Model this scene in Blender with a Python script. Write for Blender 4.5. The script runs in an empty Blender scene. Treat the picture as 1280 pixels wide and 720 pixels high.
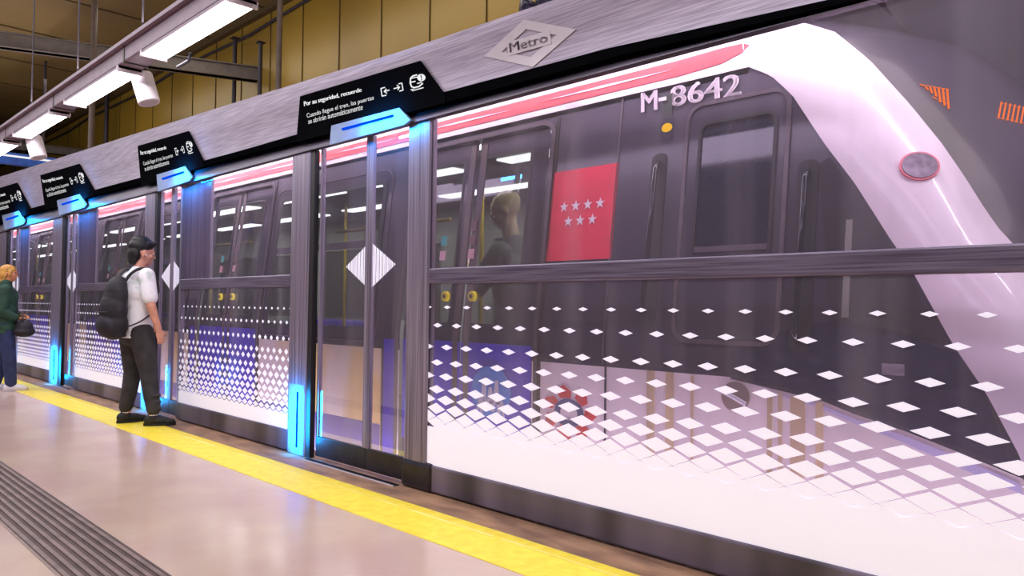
import bpy, bmesh, math, random
import numpy as np
from mathutils import Vector, Matrix
random.seed(7)
C = bpy.context.scene.collection
SC = bpy.context.scene

# ------------------------------------------------------------------ camera
FPX, CAMH, ROLL = 930.0, 1.2, math.radians(.7)
PH = math.atan(23.5/FPX); TH = math.atan(943/math.hypot(FPX, 23.5))
F = Vector((math.sin(TH)*math.cos(PH), math.cos(TH)*math.cos(PH), math.sin(PH)))
R0 = Vector((math.cos(TH), -math.sin(TH), 0)); U0 = R0.cross(F)
R = R0*math.cos(ROLL)+U0*math.sin(ROLL); U = U0*math.cos(ROLL)-R0*math.sin(ROLL)
cam = bpy.data.cameras.new('camera'); cam.sensor_width = 36; cam.lens = 36*FPX/1280; cam.clip_start = .05; cam.clip_end = 200
co = bpy.data.objects.new('camera', cam); C.objects.link(co)
M4 = Matrix.Identity(4)
for i in range(3):
    M4[i][0] = R[i]; M4[i][1] = U[i]; M4[i][2] = -F[i]
M4[0][3] = 0; M4[1][3] = 0; M4[2][3] = CAMH
co.matrix_world = M4; SC.camera = co
def PX(x, y, X):            # measured photo point -> place on the vertical plane at distance X
    d = F + R*((x-640)/FPX) - U*((y-360)/FPX); t = X/d.x
    return Vector((X, d.y*t, CAMH+d.z*t))

# ------------------------------------------------------------------ materials
def lin(c):
    return tuple(((v/255)/12.92 if v/255 <= .04045 else ((v/255+.055)/1.055)**2.4) for v in c)+(1,)
def mat(name, col, rough=.5, metal=0, noise=0, nscale=8, stretch=(1,1,1), col2=None, emit=0, bump=0, spec=.5, coat=0, alpha=1, lo=.35, hi=.65, detail=4):
    m = bpy.data.materials.new(name); m.use_nodes = True
    nt = m.node_tree; N = nt.nodes; L = nt.links; b = N['Principled BSDF']
    b.inputs['Base Color'].default_value = lin(col); b.inputs['Roughness'].default_value = rough
    b.inputs['Metallic'].default_value = metal; b.inputs['Specular IOR Level'].default_value = spec
    b.inputs['Coat Weight'].default_value = coat; b.inputs['Coat Roughness'].default_value = .04
    b.inputs['Alpha'].default_value = alpha
    if emit:
        b.inputs['Emission Color'].default_value = lin(col); b.inputs['Emission Strength'].default_value = emit
    tc = N.new('ShaderNodeTexCoord'); mp = N.new('ShaderNodeMapping'); mp.inputs['Scale'].default_value = stretch
    L.new(tc.outputs['Object'], mp.inputs['Vector'])
    nz = N.new('ShaderNodeTexNoise'); nz.inputs['Scale'].default_value = nscale; nz.inputs['Detail'].default_value = detail
    L.new(mp.outputs[0], nz.inputs['Vector'])
    if col2 is None:
        k = 1-noise; col2 = tuple(v*k for v in col)
    cr = N.new('ShaderNodeValToRGB'); cr.color_ramp.elements[0].color = lin(col2); cr.color_ramp.elements[1].color = lin(col)
    cr.color_ramp.elements[0].position = lo; cr.color_ramp.elements[1].position = hi
    L.new(nz.outputs['Fac'], cr.inputs['Fac']); L.new(cr.outputs[0], b.inputs['Base Color'])
    if bump:
        bp = N.new('ShaderNodeBump'); bp.inputs['Strength'].default_value = bump; bp.inputs['Distance'].default_value = .01
        L.new(nz.outputs['Fac'], bp.inputs['Height']); L.new(bp.outputs[0], b.inputs['Normal'])
    return m
def glass(name, veil=.12, tint=(225,215,232), vcol=(190,180,200), streak=0, refl=.9, ior=1.5, rk=.22):
    m = bpy.data.materials.new(name); m.use_nodes = True
    nt = m.node_tree; N = nt.nodes; L = nt.links; N.clear()
    out = N.new('ShaderNodeOutputMaterial'); tr = N.new('ShaderNodeBsdfTransparent'); tr.inputs[0].default_value = lin(tint)
    df = N.new('ShaderNodeBsdfDiffuse'); df.inputs[0].default_value = lin(vcol)
    gl = N.new('ShaderNodeBsdfGlossy'); gl.inputs['Roughness'].default_value = .03; gl.inputs[0].default_value = (refl,refl,refl,1)
    m1 = N.new('ShaderNodeMixShader'); m2 = N.new('ShaderNodeMixShader'); fr = N.new('ShaderNodeFresnel'); fr.inputs[0].default_value = ior
    m1.inputs[0].default_value = veil  # pale haze mixed into the pane to lift the darks behind
    if streak:   # soft vertical pale streaks, reflections painted into the pane
        tc = N.new('ShaderNodeTexCoord'); mp = N.new('ShaderNodeMapping'); mp.inputs['Scale'].default_value = (0, 2.2, .05)
        nz = N.new('ShaderNodeTexNoise'); nz.inputs['Scale'].default_value = 1.6; nz.inputs['Detail'].default_value = 3
        mr = N.new('ShaderNodeMapRange'); mr.inputs[1].default_value = .5; mr.inputs[2].default_value = .72
        mr.inputs[3].default_value = veil; mr.inputs[4].default_value = veil+streak
        L.new(tc.outputs['Object'], mp.inputs[0]); L.new(mp.outputs[0], nz.inputs[0]); L.new(nz.outputs['Fac'], mr.inputs[0]); L.new(mr.outputs[0], m1.inputs[0])
    L.new(tr.outputs[0], m1.inputs[1]); L.new(df.outputs[0], m1.inputs[2])
    mu = N.new('ShaderNodeMath'); mu.operation = 'MULTIPLY'; mu.inputs[1].default_value = rk
    L.new(fr.outputs[0], mu.inputs[0]); L.new(mu.outputs[0], m2.inputs[0])
    L.new(m1.outputs[0], m2.inputs[1]); L.new(gl.outputs[0], m2.inputs[2]); L.new(m2.outputs[0], out.inputs[0])
    return m
def emis(name, col, s):
    m = bpy.data.materials.new(name); m.use_nodes = True
    N = m.node_tree.nodes; L = m.node_tree.links; N.clear()
    e = N.new('ShaderNodeEmission'); e.inputs[0].default_value = lin(col); e.inputs[1].default_value = s
    o = N.new('ShaderNodeOutputMaterial'); L.new(e.outputs[0], o.inputs[0]); return m

MT = dict(
 brush_h=mat('brushed_metal', (182,170,190), .45, .2, col2=(132,121,140), nscale=9, stretch=(1,.35,13), detail=6, lo=.3, hi=.7, bump=.05),
 brush_v=mat('brushed_upright', (160,148,168), .36, .3, col2=(104,94,114), nscale=7, stretch=(10,10,.12), detail=5),
 rail=mat('rail_metal', (128,118,140), .34, .3, col2=(84,74,96), nscale=8, stretch=(1,.25,14), detail=5),
 kick=mat('kick_metal', (120,108,132), .4, .05, col2=(46,40,54), nscale=1.3, stretch=(1,1.5,.2), detail=2),
 darkmetal=mat('dark_metal', (52,46,60), .35, .5, noise=.3),
 lintel=mat('lintel_metal', (98,90,106), .4, .5, noise=.25, stretch=(1,.2,6)),
 black=mat('black_panel', (9,9,12), 1, 0, noise=.2, spec=0),
 signblack=mat('sign_black', (13,13,16), 1, 0, noise=.1, spec=0),
 white=emis('sign_lettering', (250,250,252), .95),
 logo=mat('pale_print', (205,196,208), .6, 0, noise=.04),
 logotext=mat('grey_print', (150,140,155), .6, 0, noise=.05),
 film=mat('white_film', (240,236,255), .6, 0, noise=.01, emit=.33),  # slight self-glow added so the unlit film shows bright white
 glass=glass('door_glass', veil=.10, streak=.16, rk=.28),
 wglass=glass('window_glass', veil=.03, rk=.12, tint=(170,175,170), vcol=(150,150,150)),
 cglass=mat('cab_glass', (38,38,54), .06, 0, noise=.1, coat=.5),
 body=mat('train_dark_paint', (72,66,78), .2, 0, noise=.12, nscale=1.5, coat=.15),
 navy=mat('train_navy_paint', (44,42,66), .16, 0, noise=.1, nscale=1.5, coat=.5),
 door=mat('train_door_paint', (58,54,66), .2, 0, noise=.1, coat=.4),
 cream=mat('train_cream_paint', (238,222,222), .3, 0, noise=.05, nscale=2, coat=.3),
 bandwhite=mat('train_white_paint', (238,222,232), .3, 0, noise=.02, coat=.4),
 red=mat('red_stripe_paint', (228,66,78), .4, 0, noise=.08),
 flagred=mat('flag_red', (232,38,72), .5, 0, noise=.05),
 blue=mat('blue_panel_paint', (80,56,205), .35, 0, col2=(66,46,180), nscale=2),
 seam=mat('rubber_seam', (96,76,78), .5, 0, noise=.15),
 darkseam=mat('dark_seam', (26,22,28), .5, 0, noise=.2),
 frame=mat('door_frame_trim', (104,92,98), .3, .3, noise=.15),
 lightblue=mat('sticker_blue', (52,128,215), .5, 0, noise=.05),
 gold=mat('gold_trim', (214,188,150), .4, 0, noise=.2, stretch=(1,1,.2)),
 tan=mat('tan_artwork', (232,214,204), .4, 0, col2=(226,190,128), nscale=1.3, stretch=(1,1,.7), detail=2, lo=.42, hi=.55),
 purple=mat('purple_band', (104,90,160), .4, 0, noise=.15, nscale=3),
 yellowp=mat('yellow_plastic', (236,214,20), .4, 0, noise=.05, emit=.15),
 yellowpole=mat('yellow_pole', (205,175,30), .3, 0, noise=.08),
 amber=emis('amber_lamp', (255,200,10), 1.3),
 led=emis('amber_led', (255,120,30), 1.5),
 interior=mat('interior_panel', (150,155,145), .5, 0, noise=.08),
 interior_d=mat('interior_dark', (70,74,70), .5, 0, noise=.1),
 inlight=emis('interior_lamp', (235,242,235), 7),
 floor=mat('platform_terrazzo', (208,186,168), .17, 0, col2=(196,166,158), nscale=1.3, detail=8, spec=.6),
 edge=mat('edge_stone', (172,134,106), .5, 0, col2=(122,92,76), nscale=9, stretch=(1,.35,1), detail=6, bump=.1),
 yellow=mat('yellow_paint', (252,232,70), .45, 0, col2=(242,216,54), nscale=14, detail=6),
 paleline=mat('worn_line', (250,240,150), .5, 0, col2=(235,215,80), nscale=20, stretch=(1,.15,1)),
 tact=mat('tactile_grey', (150,128,124), .45, 0, noise=.12, nscale=20),
 gold_wall=mat('gold_wall_panel', (140,112,36), .35, .1, col2=(122,96,32), nscale=.5, stretch=(1,1,.5), detail=3),
 ceiling=mat('olive_ceiling', (120,98,60), .5, 0, col2=(96,76,48), nscale=.4, detail=3),
 joint=mat('panel_joint', (70,52,24), .6, 0, noise=.1),
 beam=mat('grey_beam', (98,88,84), .5, .1, noise=.15),
 rod=mat('dark_rod', (44,36,48), .5, .2, noise=.15),
 rod2=mat('steel_pole', (84,68,62), .5, .2, noise=.15),
 housing=mat('lamp_housing', (142,120,138), .45, .1, noise=.08),
 tube=emis('fluorescent', (252,246,255), 7),
 spot=mat('spot_white', (236,226,236), .4, 0, noise=.03),
 track=mat('track_bed', (60,54,52), .9, 0, noise=.4, bump=.3),
 cyan=mat('blue_lit_plate', (130,150,190), .5, 0, noise=.04),
 bluebar=emis('deep_blue_led', (0,70,225), 1.1),
 skin=mat('skin_light', (224,160,138), .5, 0, noise=.08, nscale=20),
 skin2=mat('skin_warm', (226,150,112), .5, 0, noise=.08, nscale=20),
 skin3=mat('skin_tan', (196,166,120), .5, 0, noise=.08, nscale=20),  # even tan skin tone for the passenger
 hair=mat('hair_black', (26,22,30), .5, 0, noise=.5, nscale=60, stretch=(1,1,.3), bump=.6),
 blond=mat('hair_blond', (226,170,84), .5, 0, col2=(180,122,54), nscale=40, stretch=(1,1,.25), bump=.5),
 tee=mat('tee_print', (238,236,246), .8, 0, col2=(196,206,206), nscale=9, lo=.32, hi=.44, bump=.15),
 trouser=mat('dark_trousers', (58,54,58), .85, 0, noise=.3, nscale=9, bump=.4),
 shoe=mat('black_shoe', (28,26,34), .6, 0, noise=.3),
 sole=mat('black_sole', (20,20,26), .7, 0, noise=.3),
 pack=mat('black_pack', (36,30,42), .7, 0, noise=.35, nscale=12, bump=.3),
 strap=mat('black_strap', (52,46,56), .7, 0, noise=.2),
 green=mat('green_jacket', (44,82,66), .8, 0, noise=.35, nscale=8, bump=.4),
 jeans=mat('blue_jeans', (44,56,104), .8, 0, noise=.25, nscale=10, bump=.2),
 whiteshoe=mat('white_shoe', (232,228,240), .5, 0, noise=.05),
 grey_top=mat('grey_green_top', (78,100,84), .8, 0, noise=.2),
 eye=mat('eye_dark', (30,22,20), .3, 0, noise=.1), lip=mat('lip', (190,96,90), .5, 0, noise=.1),
 redring=mat('red_print', (214,62,60), .5, 0, noise=.1), navyring=mat('navy_print', (72,76,120), .5, 0, noise=.1),
 lens=mat('headlamp_lens', (176,160,176), .12, .3, noise=.2, nscale=30), redrim=mat('red_rim', (236,120,140), .4, 0, noise=.05),
 bluedark=mat('blue_sign', (40,90,190), .4, 0, noise=.2), teal=mat('teal_sticker', (60,170,160), .5, 0, noise=.05),
 pink=mat('pink_sticker', (226,170,176), .5, 0, noise=.05), brownst=mat('brown_sticker', (120,80,84), .5, 0, noise=.05),
 windscreen=mat('windscreen_glass', (92,84,98), .2, 0, col2=(74,70,74), nscale=1.2, coat=.3, detail=2),
 mist=mat('frosted_strip', (150,140,160), .3, .4, col2=(110,100,122), nscale=6, stretch=(8,8,.1)),
)

# ------------------------------------------------------------------ helpers
def prop(o, label=None, cat=None, group=None, kind=None):
    if label: o['label'] = label
    if cat: o['category'] = cat
    if group: o['group'] = group
    if kind: o['kind'] = kind
    return o
def empty(name, loc, label, cat, group=None, rz=0):
    o = bpy.data.objects.new(name, None); C.objects.link(o); o.location = loc; o.rotation_euler = (0,0,rz)
    o.empty_display_size = .1
    return prop(o, label, cat, group)
def origin(o):
    v = Vector((0,0,0))
    while o is not None: v += o.location; o = o.parent
    return v
class MB:
    def __init__(s): s.v = []; s.f = []
    def add(s, vs, fs):
        b = len(s.v); s.v += [tuple(v) for v in vs]; s.f += [tuple(i+b for i in f) for f in fs]; return s
    def box(s, x0,x1,y0,y1,z0,z1):
        return s.add([(x0,y0,z0),(x1,y0,z0),(x1,y1,z0),(x0,y1,z0),(x0,y0,z1),(x1,y0,z1),(x1,y1,z1),(x0,y1,z1)],
                     [(0,3,2,1),(4,5,6,7),(0,1,5,4),(1,2,6,5),(2,3,7,6),(3,0,4,7)])
    def poly(s, pts): return s.add(pts, [tuple(range(len(pts)))])
    def prism(s, pts, vec):      # closed prism from polygon pts (3D) pushed along vec
        n = len(pts); vec = Vector(vec)
        return s.add([Vector(p) for p in pts]+[Vector(p)+vec for p in pts],
            [tuple(range(n)), tuple(range(2*n-1, n-1, -1))]+[(i,(i+1)%n,(i+1)%n+n,i+n) for i in range(n)])
    def tube(s, pts, rad, n=12, flat=1.0, caps=True):
        pts = [Vector(p) for p in pts]
        rs = rad if isinstance(rad, (list,tuple)) else [rad]*len(pts)
        T = [(pts[min(i+1,len(pts)-1)]-pts[max(i-1,0)]).normalized() for i in range(len(pts))]
        a = Vector((0,0,1)) if abs(T[0].z) < .9 else Vector((1,0,0))
        u = T[0].cross(a).normalized(); vs = []
        for p,t,r in zip(pts,T,rs):
            u = (u - t*u.dot(t)).normalized(); w = t.cross(u)
            vs += [p+u*math.cos(2*math.pi*k/n)*r+w*math.sin(2*math.pi*k/n)*r*flat for k in range(n)]
        fs = [(i*n+k, i*n+(k+1)%n, (i+1)*n+(k+1)%n, (i+1)*n+k) for i in range(len(pts)-1) for k in range(n)]
        if caps: fs += [tuple(range(n-1,-1,-1)), tuple((len(pts)-1)*n+k for k in range(n))]
        return s.add(vs, fs)
    def disc(s, c, nrm, ru, rv, up=(0,0,1), n=28, th=.006):
        nrm = Vector(nrm).normalized(); up = Vector(up); r = up.cross(nrm).normalized(); up = nrm.cross(r)
        ring = [Vector(c)+r*math.cos(2*math.pi*k/n)*ru+up*math.sin(2*math.pi*k/n)*rv for k in range(n)]
        return s.prism(ring, nrm*th)
    def ell(s, c, r, rot=None, n=16, m=10):
        vs = []; fs = []; c = Vector(c)
        for i in range(m+1):
            a = math.pi*i/m
            for k in range(n):
                b = 2*math.pi*k/n
                p = Vector((r[0]*math.sin(a)*math.cos(b), r[1]*math.sin(a)*math.sin(b), r[2]*math.cos(a)))
                if rot is not None: p = rot @ p
                vs.append(c+p)
        for i in range(m):
            for k in range(n): fs.append((i*n+k, (i+1)*n+k, (i+1)*n+(k+1)%n, i*n+(k+1)%n))
        return s.add(vs, fs)
    def mesh(s, name, off=Vector((0,0,0))):
        me = bpy.data.meshes.new(name); me.from_pydata([Vector(v)-off for v in s.v], [], s.f)
        bm = bmesh.new(); bm.from_mesh(me); bmesh.ops.remove_doubles(bm, verts=bm.verts, dist=1e-6)
        bmesh.ops.recalc_face_normals(bm, faces=bm.faces); bm.to_mesh(me); bm.free(); return me
    def build(s, name, m, parent=None, bevel=0, smooth=False, local=False, base=None):
        off = Vector((0,0,0)) if local else (origin(parent) if parent else (Vector(base) if base else Vector((0,0,0))))
        me = s.mesh(name, off); me.materials.append(m if not isinstance(m,str) else MT[m])
        o = bpy.data.objects.new(name, me); C.objects.link(o)
        if parent: o.parent = parent
        elif base: o.location = base
        if smooth:
            for p in me.polygons: p.use_smooth = True
        if bevel:
            b = o.modifiers.new('bevel','BEVEL'); b.width = bevel; b.segments = 2; b.limit_method = 'ANGLE'
        return o
def struct(name, mb, m, **k):
    o = mb.build(name, m, **k); o['kind'] = 'structure'; return o
def text2d(s, bold=0):
    cu = bpy.data.curves.new('t','FONT'); cu.body = s; cu.size = 1; cu.offset = bold; cu.resolution_u = 3
    o = bpy.data.objects.new('t', cu); C.objects.link(o)
    dg = bpy.context.evaluated_depsgraph_get(); me = bpy.data.meshes.new_from_object(o.evaluated_get(dg))
    vs = np.array([(v.co.x, v.co.y) for v in me.vertices]); fs = [tuple(p.vertices) for p in me.polygons]
    bpy.data.objects.remove(o); bpy.data.curves.remove(cu)
    vs -= vs.min(0); w, h = vs.max(0)
    bpy.data.meshes.remove(me)
    return vs/np.array([w,h]), fs
def quadmap(q, uv):              # q = BL,BR,TR,TL
    u, v = uv; return (Vector(q[0])*(1-u)+Vector(q[1])*u)*(1-v)+(Vector(q[3])*(1-u)+Vector(q[2])*u)*v
def text_on(mb, s, q, bold=0):
    vs, fs = text2d(s, 0)
    for k in ((0,) if not bold else (-bold, 0, bold)):
        mb.add([quadmap(q, (p[0]+k/len(s), p[1])) for p in vs], fs)
    return mb

# ------------------------------------------------------------------ setting: floor, walls, ceiling
struct('floor', MB().box(-9, 2.44, -8, 60, -.3, 0), 'floor')
struct('trim_1', MB().box(2.81, 3.26, -8, 60, -.3, 0), 'edge')
eb = MB()
for k in range(90): eb.box(2.83, 3.06, -7.5+k*.75, -7.494+k*.75, 0, .0015)
ys = MB().box(2.44, 2.81, -8, 60, -.3, .003)
ye = prop(ys.build('safety_line', 'yellow'), 'yellow painted safety line running along the platform edge', 'safety line')
m_ = MB()
for k in range(60):
    y = -6+k*1.1; m_.box(2.715+.004*math.sin(k*2.1), 2.735+.004*math.sin(k*1.3), y, y+.95+.14*math.sin(k), .003, .0045)
m_.build('worn_stripe', 'paleline', ye)
tp = MB().box(.95, 1.31, -8, 60, -.05, .002)
to = prop(tp.build('tactile_strip', 'tact'), 'grey ribbed tactile paving strip set in the platform floor', 'tactile paving')
rb = MB()
for k in range(8): rb.box(.965+k*.043, .985+k*.043, -8, 60, .002, .009)
rb.build('rib', mat('rib_grey', (132,110,108), .5, 0, noise=.2), to)
# tactile grooves read dark between the ribs
gv = MB()
for k in range(8): gv.box(.987+k*.043, 1.006+k*.043, -8, 60, .002, .0035)
gv.build('groove', mat('groove_brown', (86,66,62), .7, 0, noise=.2), to)
struct('wall_far', MB().box(6.72, 6.9, 4.9, 60, -1.3, 6.83), 'gold_wall')
struct('wall_right', MB().box(6.6, 6.9, -10, 4.9, -1.3, 6.83), mat('grey_tunnel_wall', (104,96,112), .6, 0, col2=(84,80,86), nscale=.6))
jb = MB()
for k in range(46): jb.box(6.705, 6.72, 5.96+k*1.196, 5.975+k*1.196, -1.0, 6.83)
jb.box(6.705,6.72,4.9,60,4.2,4.212)
struct('trim_2', jb, 'joint')
struct('ceiling', MB().box(-9, 6.9, -10, 60, 6.83, 7.0), 'ceiling')
cj = MB()
for k in range(24): cj.box(-9, 6.72, -6+k*2.4, -5.96+k*2.4, 6.81, 6.83)
cj.box(6.6, 6.72, -8, 60, 6.74, 6.83)
struct('trim_3', cj, 'joint')
struct('wall_end', MB().box(-9, 6.9, 60, 60.2, -1.3, 7), 'gold_wall')
struct('wall_left', MB().box(-9.2, -9, -10, 60, -.3, 7), mat('left_wall_panel', (170,160,165), .5, 0, noise=.05))
struct('track_bed', MB().box(3.26, 6.72, -10, 60, -1.35, -1.25), 'track')
struct('trim_4', MB().box(3.1, 3.26, -8, 60, -1.3, -.3), 'track')

# ------------------------------------------------------------------ hanging things below the ceiling
def beam(name, a, b, w, h, m, label, cat):
    a = Vector(a); b = Vector(b); d = (b-a).normalized(); s = Vector((-d.y, d.x, 0))*w/2; u = Vector((0,0,h))
    mb = MB().prism([a-s, a+s, a+s+u, a-s+u], b-a)
    for t in (0,1):   # flanges
        z = u*t; mb.prism([a-s*1.8+z, a+s*1.8+z, a+s*1.8+z+Vector((0,0,.02)), a-s*1.8+z+Vector((0,0,.02))], b-a)
    return prop(mb.build(name, m), label, cat)
beam('ceiling_beam', (-6, 18.44, 5.52), (6.72, 13.65, 5.52), .14, .24, 'beam', 'long grey steel beam crossing high above the tracks', 'beam')
beam('ceiling_beam', (-6, 27.4, 5.5), (6.72, 24.6, 5.5), .12, .2, 'beam', 'farther grey beam crossing behind the near steel beam', 'beam')
def rod(px_, y0, y1, X, r, m, label, name='hanging_rod', top=6.83, grp=None):
    p = PX(px_, y1, X); q = PX(px_, (y0+y1)/2, X)
    z1 = top if y0 <= 0 else PX(px_, y0, X).z
    mb = MB().tube([(X,q.y,-1.25 if X > 6.3 else p.z),(X,q.y,z1)], r, 10)
    mb.box(X-r*1.8, X+r*1.8, q.y-r*1.8, q.y+r*1.8, z1-.02, z1)
    return prop(mb.build(name, m), label, 'rod' if name=='hanging_rod' else 'pole', grp)
for px_, y1, ad in ((39,142,'beside the farthest lit lamp'), (97,92,'between the two far lamps'), (178,42,'above the white spotlight')):
    q = PX(px_, y1, 2.07)
    prop(MB().tube([(2.07,q.y,3.27),(2.07,q.y,6.83)], .008, 8).build('hanging_rod', 'rod'), 'thin suspension rod holding the lamp trunking '+ad, 'rod')
rod(116, 0, 188, 3.9, .048, 'rod2', 'thick brown steel pole behind the near trunking, left of its shorter twin', 'steel_pole')
rod(134, 45, 178, 6.45, .055, 'rod', 'thinner dark pole standing right beside the thick brown pole', 'steel_pole')
rod(293, 48, 135, 6.45, .042, 'rod', 'dark short pole above the header, left of the two dark poles', 'steel_pole')
rod(325, 53, 125, 6.45, .04, 'rod', 'dark short pole above the header, next to the tall brown pole', 'steel_pole')
rod(349, 0, 118, 4.4, .034, 'rod2', 'tall brown pole rising from behind the header to the ceiling', 'steel_pole')
rod(18, 150, 215, 6.45, .05, 'rod', 'short dark hanger near the blue hanging sign', 'steel_pole')
# bracket arm by the trunking
prop(MB().tube([PX(222,84,2.17),PX(236,76,2.17),PX(238,66,2.17)], .012, 8).build('pipe_bracket','rod'), 'small bent bracket hanging right of the near spotlight', 'bracket')
# cable running along the far wall corner
prop(MB().tube([(6.69,y,6.55-.05*math.sin(y)) for y in range(-6,58,2)], .03, 8).build('cable','rod'), 'long dark cable running along the top of the gold wall', 'cable')
# distant blue hanging sign
bs = empty('hanging_sign', (4, 20, 4.5), 'long blue hanging sign far along the platform', 'sign')
MB().box(2.6,5.1,19.9,20.1,4.30,4.56).build('panel','bluedark',bs,bevel=.01)
MB().box(2.8,4.9,19.87,19.9,4.46,4.50).build('light_strip','white',bs)
MB().tube([(3.1,20,4.56),(3.1,20,6.83)],.03,8).build('hanger','rod',bs); MB().tube([(4.6,20,4.56),(4.6,20,6.83)],.03,8).build('hanger','rod',bs)
# two round dark speakers peeping over the header
sp = empty('horn_speaker', (3.5,3.2,2.95), 'dark horn speaker pair peeping over the header, upper middle', 'speaker')
for p in (PX(660,8,3.42), PX(681,1,3.42)):
    MB().tube([p+Vector((-.04,.02,0)), p+Vector((.0,0,0)), p+Vector((.1,-.03,0))], [.05,.045,.02], 16).build('horn', mat('speaker_dark',(40,36,58),.3,.2), sp, smooth=True)
# trunking with luminaires
tr = empty('lamp_trunking', (2.07, 8, 3.25), 'long lavender lamp trunking hung above the platform', 'lamp trunking')
MB().box(1.985, 2.16, -2, 34, 3.10, 3.25).build('housing', 'housing', tr, bevel=.01)
MB().box(1.95, 2.2, -2, 34, 3.225, 3.255).build('cover', 'housing', tr)
for k in range(16):
    y = 4.3+k*2-2*3
    if -2 < y < 34: MB().box(1.98, 2.165, y-.015, y+.015, 3.09, 3.26).build('joint_collar', 'beam', tr)
lab = ['nearest fluorescent lamp at the top edge of the photo', 'fluorescent lamp just left of the near white spotlight', 'third fluorescent lamp along the hanging trunking',
       'fluorescent lamp right beside the far white spotlight', 'fluorescent lamp beyond the far spotlight, nearly out of frame']
for k in range(8):
    y0 = 4.42+k*2.0; t = empty('fluorescent_lamp', (2.07, y0+.72, 3.1), lab[k] if k < 5 else 'distant fluorescent lamp far along the trunking', 'lamp', 'fluorescent lamps on the trunking')
    if k >= 5: t['label'] = 'distant fluorescent lamp far along the trunking'
    MB().box(1.985, 2.16, y0, y0+1.5, 3.08, 3.1).build('reflector', 'housing', t)
    MB().box(1.99, 2.155, y0+.02, y0+1.48, 3.064, 3.079).build('diffuser', 'tube', t, bevel=.004)
    for yy in (y0, y0+1.48): MB().box(1.975, 2.17, yy, yy+.02, 3.055, 3.1).build('end_cap', 'spot', t)
def spotlight(y, label):
    t = empty('spotlight', (2.2, y, 3.1), label, 'spotlight')
    MB().tube([(2.16,y,3.16),(2.22,y,3.15),(2.235,y,3.09)], .009, 8).build('arm','rod',t)
    MB().box(2.195,2.275,y-.012,y+.012,3.055,3.085).build('bracket','darkmetal',t)
    a = Vector((2.2,y+.03,3.10)); b = Vector((2.25,y-.03,2.86))
    d = (b-a).normalized()
    MB().tube([a, a+d*.01, b-d*.008, b], [.078,.086,.086,.082], 24).build('barrel','spot',t,smooth=False)
    MB().tube([b-d*.001, b+d*.004], [.07,.068], 24).build('lens', 'logo', t)
spotlight(6.52, 'white cylindrical spotlight hanging between the near lamps')
spotlight(9.98, 'smaller white spotlight hanging at the far lamps, upper left')

# ------------------------------------------------------------------ platform screen doors
XP = 3.06; GT = 2.425; GB = .18
# header
hd = empty('header_fascia', (3.05, 8, 2.4), 'brushed metal header running above all the platform doors', 'header')
top = [PX(-60,241,3.02), PX(0,221,3.02), PX(160,170,3.02), PX(320,120,3.02), PX(500,64.5,3.02), PX(692,0,3.02), Vector((3.02,1.6,2.80)), Vector((3.02,.6,2.74)), Vector((3.02,-1.5,2.63))]
sa = [Vector((3.02,y,z)) for y,z in ((25,2.78),(15.9,2.689),(10.6,2.641),(6.45,2.573),(3.73,2.555),(2.31,2.525),(1.19,2.459),(.3,2.452),(-1.5,2.45))]
sbm = [Vector((3.02,y,z)) for y,z in ((25,2.62),(15.9,2.585),(10.6,2.568),(6.44,2.522),(3.49,2.483),(2.21,2.471),(1.036,2.424),(.3,2.422),(-1.5,2.42))]
top = [Vector((3.02,25,3.80))]+top
def strip_mesh(a, b, x, th):
    mb = MB()
    ya = sorted({round(p.y,4) for p in a+b})
    def it(c, y):
        c = sorted(c, key=lambda p: p.y)
        return float(np.interp(y, [p.y for p in c], [p.z for p in c]))
    ya = [y for y in ya if y <= min(max(p.y for p in a), max(p.y for p in b))]
    for y0, y1 in zip(ya[:-1], ya[1:]):
        q = [Vector((x,y0,it(b,y0))), Vector((x,y1,it(b,y1))), Vector((x,y1,it(a,y1))), Vector((x,y0,it(a,y0)))]
        mb.prism(q, (th,0,0))
    return mb
strip_mesh(top, sa, 3.02, .12).build('metal_panel', 'brush_h', hd)
strip_mesh(sa, sbm, 3.012, .072).build('black_strip', 'black', hd)
lb = MB()
for (y0,z0),(y1,z1) in zip([(p.y,p.z) for p in sbm[:-1]], [(p.y,p.z) for p in sbm[1:]]):
    n = 7; P0=[]; P1=[]
    for k in range(n+1):
        a = math.pi/2*k/n
        xx = 3.075-.045*math.cos(a); P0.append(Vector((xx, y0, 2.418+(z0-2.418)*(k/n)))); P1.append(Vector((xx, y1, 2.418+(z1-2.418)*(k/n))))
    P0 += [Vector((3.085,y0,z0)),Vector((3.085,y0,2.418))]; P1 += [Vector((3.085,y1,z1)),Vector((3.085,y1,2.418))]
    m = len(P0); lb.add(P0+P1, [(i,(i+1)%m,(i+1)%m+m,i+m) for i in range(m)])
lb.build('lintel', 'lintel', hd)
# Metro emblem on the header
XL = 3.014
def L2(x,y,X=XL): return PX(x,y,X)
e_out = [L2(654.7,24.4),L2(719.8,36.6),L2(665.9,83.8),L2(605,70.3)]
e_in = [L2(657.5,36.2),L2(695.5,43.8),L2(663.2,71.3),L2(627,64.7)]
eb2 = MB()
for i in range(4): eb2.prism([e_out[i], e_out[(i+1)%4], e_in[(i+1)%4], e_in[i]], (.003,0,0))
em = eb2.build('metro_emblem', 'logo', hd)
bq = [L2(635.6,69.8,3.011),L2(689.4,54.4,3.011),L2(686.6,37.5,3.011),L2(633.1,53,3.011)]
MB().prism(bq,(.003,0,0)).build('emblem_banner','logo',em)
tq = [L2(637.5,65.5,3.009),L2(685,52,3.009),L2(683,41.5,3.009),L2(636,54,3.009)]
text_on(MB(), 'Metro', tq, .06).build('emblem_lettering','logotext',em)

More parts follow.
